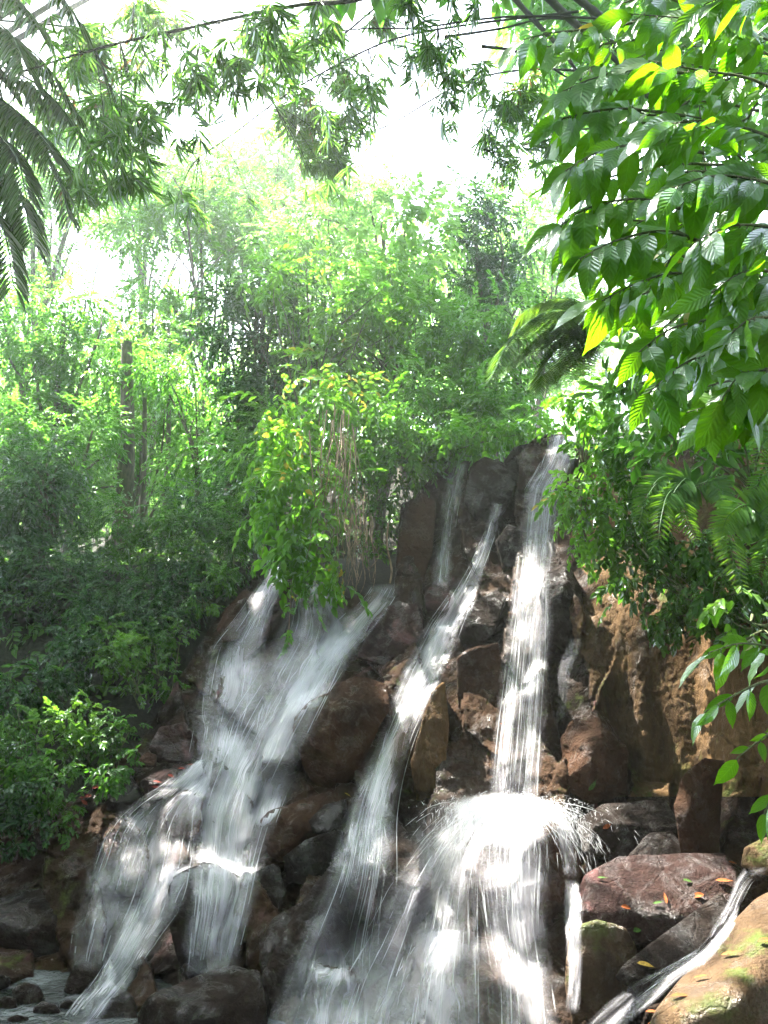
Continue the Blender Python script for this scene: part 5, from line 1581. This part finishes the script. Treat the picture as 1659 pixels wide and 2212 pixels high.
# ------------------------------------------------------------------ tree with large veined leaves, close by on the right
NEAR_T = [leaf_fine(1, w, f, dr, n=10, wavy=wv) for w, f, dr, wv in ((.42, .16, .25, .02), (.46, .10, .4, .03), (.38, .22, .15, .02), (.50, .12, .3, .04))]
def near_tree():
    b = np.array([2.6, 3.4, float(ground_z(2.6, 3.4))])
    t = thing('broadleaf_tree', b, 'near tree with large veined leaves filling the upper right of the picture', 'tree')
    r = np.random.default_rng(77)
    top = P(1950, 60, 3.6)
    mb = MB()
    tr = spline([b - [0, 0, .3], b + (top - b) * .5 + [.1, .1, 0], top], 20)
    mb.tube(tr, np.linspace(.12, .05, 20), 10)
    mb.build('trunk', M_BARK, t)
    def branch(pts, Y0, Y1, n, L, tint=.45, yellow=.03, w=.007):
        c = spline(pts, 24)
        p = P(c[:, 0], c[:, 1], np.linspace(Y0, Y1, 24))
        br = MB()
        br.tube(p, np.linspace(w, w * .25, 24), 6)
        lf = MB()
        tan = nrm(np.gradient(p, axis=0))
        for i in range(n):
            s = .18 + .82 * (i + .7) / n
            j = int(min(23, s * 23))
            sg = 1 if i % 2 else -1
            tg = tan[j]
            up = nrm(np.array([r.normal(-.1, .45), -.65 + r.normal(0, .4), .6 + r.normal(0, .4)]))
            sd = np.cross(up, tg)
            ax = tg * r.uniform(.35, .8) + sd * sg * r.uniform(.35, .8) + np.array([0, -.05, -r.uniform(.25, .75)])
            if i == n - 1:
                ax = tg + np.array([0, 0, -.35])
            ax = nrm(ax)
            V, F, UV = NEAR_T[r.integers(4)]
            LL = L * r.uniform(.6, 1.2)
            st = p[j] + ax * LL * .12
            br.tube(np.stack([p[j], p[j] + ax * LL * .06 + [0, 0, .004], st]), .0025, 5)
            tt = tint + r.normal(0, .18)
            if r.uniform() < yellow:
                tt = 1.2
            lf.add(xf(V, st, ax, up, LL), F, np.full(len(V), tt), UV)
        bo = br.build('branch', M_STEM, t)
        lo = lf.build('foliage', M_LEAF['near'], None)
        lo.parent = bo
        lo.location = (0, 0, 0)
    B = [([(1420, 40), (1300, 60), (1200, 70), (1130, 85)], 3.0, 2.9, 7, .20), ([(1500, 160), (1380, 150), (1280, 170), (1210, 200)], 2.9, 2.8, 9, .20), ([(1480, 250), (1350, 235), (1260, 245), (1200, 262)], 3.0, 2.9, 9, .20),
         ([(1520, 330), (1400, 310), (1290, 330), (1220, 370)], 2.8, 2.7, 10, .20), ([(1500, 460), (1380, 430), (1270, 450), (1210, 490)], 2.9, 2.8, 10, .20), ([(1560, 540), (1440, 500), (1330, 520), (1250, 560)], 2.7, 2.6, 10, .20),
         ([(1560, 620), (1470, 590), (1380, 610), (1300, 650)], 2.8, 2.7, 9, .18), ([(1640, 700), (1540, 690), (1450, 710), (1380, 760)], 2.7, 2.6, 9, .18), ([(1640, 760), (1550, 760), (1470, 790), (1400, 850)], 2.8, 2.6, 9, .17),
         ([(1660, 820), (1600, 840), (1540, 880), (1515, 900)], 2.7, 2.6, 7, .16), ([(1700, 100), (1600, 60), (1480, 40), (1360, 30)], 2.8, 2.9, 11, .20), ([(1720, 220), (1620, 170), (1500, 150), (1400, 130)], 2.6, 2.7, 12, .19),
         ([(1720, 320), (1620, 280), (1520, 260), (1430, 270)], 2.5, 2.6, 11, .19), ([(1720, 420), (1640, 390), (1540, 380), (1440, 410)], 2.5, 2.5, 11, .19), ([(1740, 520), (1660, 490), (1570, 490), (1490, 530)], 2.4, 2.4, 11, .18),
         ([(1740, 620), (1680, 590), (1600, 590), (1530, 640)], 2.4, 2.4, 10, .18), ([(1740, 720), (1690, 690), (1620, 690), (1560, 740)], 2.4, 2.3, 10, .17), ([(1760, 60), (1690, 0), (1600, -20), (1520, 10)], 2.4, 2.5, 11, .18),
         ([(1500, 20), (1420, -10), (1340, 10), (1290, 50)], 3.2, 3.2, 8, .18), ([(1620, 560), (1530, 570), (1430, 600), (1350, 690)], 3.3, 3.3, 10, .19), ([(1620, 380), (1500, 370), (1400, 390), (1330, 440)], 3.4, 3.4, 10, .20),
         ([(1640, 240), (1540, 220), (1420, 230), (1330, 290)], 3.4, 3.4, 11, .20), ([(1700, 830), (1660, 800), (1600, 810), (1560, 860)], 2.3, 2.3, 8, .15), ([(1620, 130), (1520, 100), (1420, 110), (1340, 140)], 3.5, 3.5, 11, .20),
         ([(1700, 460), (1620, 450), (1500, 470), (1400, 540)], 3.1, 3.1, 11, .19), ([(1700, 640), (1620, 650), (1500, 660), (1420, 720)], 3.2, 3.1, 10, .18)]
    for k, (pts, Y0, Y1, n, L) in enumerate(B):
        branch(pts, Y0, Y1, n + 8, L, .40 + .12 * math.sin(k * 2.3), .015)
        q = [(x + r.normal(18, 30), y + r.normal(25, 30)) for x, y in pts]
        branch(q, Y0 + r.uniform(.15, .6), Y1 + r.uniform(.15, .6), n + 6, L * 1.05, .45, .02)
    # lower sprays reaching in from the edge
    for pts, Y0, Y1, n, L in [([(1760, 1420), (1680, 1400), (1600, 1390), (1530, 1410)], 2.9, 2.8, 9, .15), ([(1740, 1470), (1660, 1470), (1590, 1500), (1520, 1540)], 2.8, 2.7, 8, .14), ([(1760, 1560), (1690, 1570), (1640, 1600), (1590, 1640)], 2.7, 2.7, 6, .10),
                              ([(1760, 1690), (1710, 1690), (1670, 1720), (1650, 1760)], 2.5, 2.5, 5, .10)]:
        branch(pts, Y0, Y1, n, L, .5, 0)
near_tree()

# ------------------------------------------------------------------ unseen trees, added to block and shape sun and sky light
def added_shade_tree(label, bx, bY, cen, p, sc=1.0, avoid=True):  # light blocker out of view, built as a tree
    b = np.array([bx, bY, float(ground_z(bx, bY))])
    t = thing('added_shade_tree', b, label, 'tree')
    r = np.random.default_rng(int(abs(bx * 10)))
    top = np.array(cen, float)
    path = spline([b - [0, 0, .3], b + (top - b) * [.25, .25, .5], top], 24)
    mb = MB()
    mb.tube(path, np.linspace(.35, .14, 24), 12)
    for i in range(16):
        e = p[r.integers(len(p))]
        mb.tube(spline([path[14 + i % 9], (path[18] + e) / 2 + [0, 0, .5], e], 12), np.linspace(.10, .02, 12), 6)
    mb.build('trunk', M_BARK, t)
    if avoid:
        p = p[~lit_mask(p, .30)]  # open the crown along the sun's path to each chosen spot
    m = len(p)
    lb = MB()
    scatter(lb, SPRAY['big'], p, r.normal(0, 1, (m, 3)) * [1, 1, .3], np.array([-.2, .3, 1.0]) + r.normal(0, .3, (m, 3)), sc * r.uniform(.8, 1.3, m), r.normal(.4, .15, m))
    lb.build('crown', M_LEAF['mid'], t)
def roof_points(x0, x1, y0, y1, n, seed, k0=1.06, k1=1.2):
    r = np.random.default_rng(seed)
    X = r.uniform(x0, x1, n); Y = r.uniform(y0, y1, n)
    return np.stack([X, Y, 2.6 + r.uniform(k0, k1, n) * Y], -1)
def ball_points(c, rad, n, seed):
    r = np.random.default_rng(seed)
    d = nrm(r.normal(0, 1, (n, 3)))
    return np.array(c) + d * (r.uniform(.5, 1, n) ** .5)[:, None] * np.array(rad)
added_shade_tree('unseen tree added on the left bank, its crown shaped to dapple the sun on the stream', -13.5, 13, (-14, 15, 20), roof_points(-17, -4, 8.5, 22, 11500, 3))
added_shade_tree('unseen tree added above the falls, its crown shaped to dapple the sun on the tallest cascade', -14.5, 19, (-13, 20, 26), roof_points(-4.5, 2.5, 8.5, 22, 6600, 4))
added_shade_tree('wide unseen tree added behind the viewer to block light from overhead', 5.5, -5, (1, 0, 11), np.vstack([ball_points((0, -2.5, 12), (9, 6.5, 1.5), 3400, 5), ball_points((-2.2, 6.6, 12.6), (4.6, 2.6, .9), 600, 15)]), 1.4)
added_shade_tree('very tall unseen tree added to block the sky high over the splash boulder', 11.5, 8, (6, 7, 19.5), np.vstack([ball_points((1.5, 6, 20.5), (7, 5, 1.6), 3000, 9), ball_points((9, 16, 22), (6, 9, 3), 3200, 10)]), 1.4)
added_shade_tree('big unseen leafy tree added behind the viewer to block light from there', -1, -9, (-1, -9, 8), ball_points((-1, -9, 6), (10, 2.5, 6), 3200, 6), 1.5, False)
added_shade_tree('big unseen leafy tree added on the right bank to block side light', 9, 5, (8.5, 5, 9), ball_points((9, 5, 8.5), (2, 6, 4.5), 2600, 7), 1.4, False)
added_shade_tree('big unseen leafy tree added on the left bank to block side light', -10, 3, (-10, 3, 8), ball_points((-10, 2, 6), (2.2, 6, 6), 2600, 8), 1.4, False)

# ------------------------------------------------------------------ fallen leaves on the rocks
def litter_material(name, col):
    N = NT(name)
    pos = N.n('ShaderNodeNewGeometry')
    f = N.noise(pos.outputs['Position'], 60, 3, .6)
    b = N.n('ShaderNodeBsdfPrincipled')
    N.l(N.mix(N.rng(f, .35, .7), col, tuple(c * .45 for c in col)), b.inputs['Base Color'])
    b.inputs['Roughness'].default_value = .8
    b.inputs['Specular IOR Level'].default_value = .15
    N.l(b.outputs[0], N.out.inputs['Surface'])
    return N.m
M_LIT = {'orange': litter_material('orange_dead_leaf', (.26, .075, .02)), 'yellow': litter_material('yellow_dead_leaf', (.28, .19, .035)), 'green': litter_material('green_dropped_leaf', (.05, .11, .02)), 'red': litter_material('red_dead_leaf', (.20, .035, .025))}
_lv = {}
def rock_hit(x, y):
    d = ray(x, y)
    h = BVH.ray_cast(Vector(EYE), Vector(d))
    return h
def fallen(x, y, L, colour, label, group, ang):
    h = rock_hit(x, y)
    if h[0] is None:
        return
    key = (colour, int(x) % 3)
    if key not in _lv:
        V, F, UV = leaf_fine(1, .30 + .06 * key[1], .25, .15 * key[1], n=7)
        me = mesh_np('fallen_leaf', V, F, True, None, UV)
        me.materials.append(M_LIT[colour])
        _lv[key] = me
    n = nrm(np.array(h[1][:]))
    if n[1] > 0:
        n = -n
    o = bpy.data.objects.new('fallen_leaf', _lv[key])
    COL.objects.link(o)
    ax = np.array([math.cos(ang), -.3, math.sin(ang) * .5])
    ax = nrm(ax - n * np.dot(ax, n))
    a, s, u = frames(ax, nrm(n + [0, 0, .2]))
    m = Matrix(((a[0], s[0], u[0], 0), (a[1], s[1], u[1], 0), (a[2], s[2], u[2], 0), (0, 0, 0, 1)))
    o.matrix_world = Matrix.Translation(Vector(np.array(h[0][:]) + n * .02)) @ m @ Matrix.Scale(L, 4)
    tag(o, label, 'leaf', group)
r_ = np.random.default_rng(12)
for x, y, L, c in [(1450, 2160, .12, 'orange'), (1428, 2175, .14, 'orange'), (1395, 2190, .10, 'orange'), (1560, 2070, .12, 'orange'), (1640, 2040, .10, 'orange'), (1500, 2120, .10, 'orange'), (1470, 2140, .09, 'orange')]:
    fallen(x, y, L, c, 'orange dead leaf lying on the pale boulder in the bottom right corner', 'orange leaves on the corner boulder', r_.uniform(0, 3))
for x, y, L, c in [(1545, 1905, .14, 'orange'), (1590, 1870, .12, 'orange'), (1520, 1935, .12, 'orange'), (1600, 1850, .10, 'orange'), (1440, 1955, .10, 'orange'), (1340, 1960, .10, 'orange'), (1300, 1790, .12, 'orange')]:
    fallen(x, y, L, c, 'orange dead leaf on the pinkish ledge or the stones around it', 'orange leaves on the pinkish ledge', r_.uniform(0, 3))
fallen(1375, 2085, .13, 'yellow', 'yellow leaf lying on the dark angular slab', None, .4)
for x, y in [(1410, 1955), (1475, 1905), (1290, 1900), (1385, 2010)]:
    fallen(x, y, .09, 'green', 'small green dropped leaf on the pinkish ledge', 'green leaves on the pinkish ledge', r_.uniform(0, 3))
fallen(1270, 1705, .15, 'green', 'bright green leaf stuck at the foot of the round glistening boulder', None, 1.2)
fallen(1102, 1574, .14, 'orange', 'single orange leaf behind the falling water of the tallest cascade', None, 1.4)
for x, y in [(330, 1690), (362, 1676), (400, 1664), (345, 1700), (300, 1705), (420, 1655)]:
    fallen(x, y, .10, 'red', 'red dead leaf on the ledge stones beside the lower left cascade', 'red leaves on the left ledge', r_.uniform(0, 3))
for x, y in [(180, 1708), (200, 1720), (190, 1740), (215, 1702), (170, 1725)]:
    fallen(x, y, .12, 'red', 'red dead leaf on the black broken rock of the left bank', 'red leaves on the black broken rock', r_.uniform(0, 3))
fallen(742, 1716, .09, 'yellow', 'small yellow-brown leaf on top of the flat-topped brown block', None, .9)

# ------------------------------------------------------------------ thin haze, also standing in for lens glare
def haze():
    N = NT('haze_and_glare')
    v = N.n('ShaderNodeVolumePrincipled')
    v.inputs['Color'].default_value = (0.95, 1.0, 0.97, 1)
    v.inputs['Density'].default_value = 0.0026
    v.inputs['Anisotropy'].default_value = 0.82
    N.l(v.outputs[0], N.out.inputs['Volume'])
    V = np.array([[x, y, z] for x in (-420, 420) for y in (-320, 520) for z in (-12, 60)], float)
    F = np.array([[0, 1, 3, 2], [4, 6, 7, 5], [0, 4, 5, 1], [2, 3, 7, 6], [0, 2, 6, 4], [1, 5, 7, 3]])
    tag(link('haze', mesh_np('haze', V, F, False), N.m), kind='stuff')
haze()
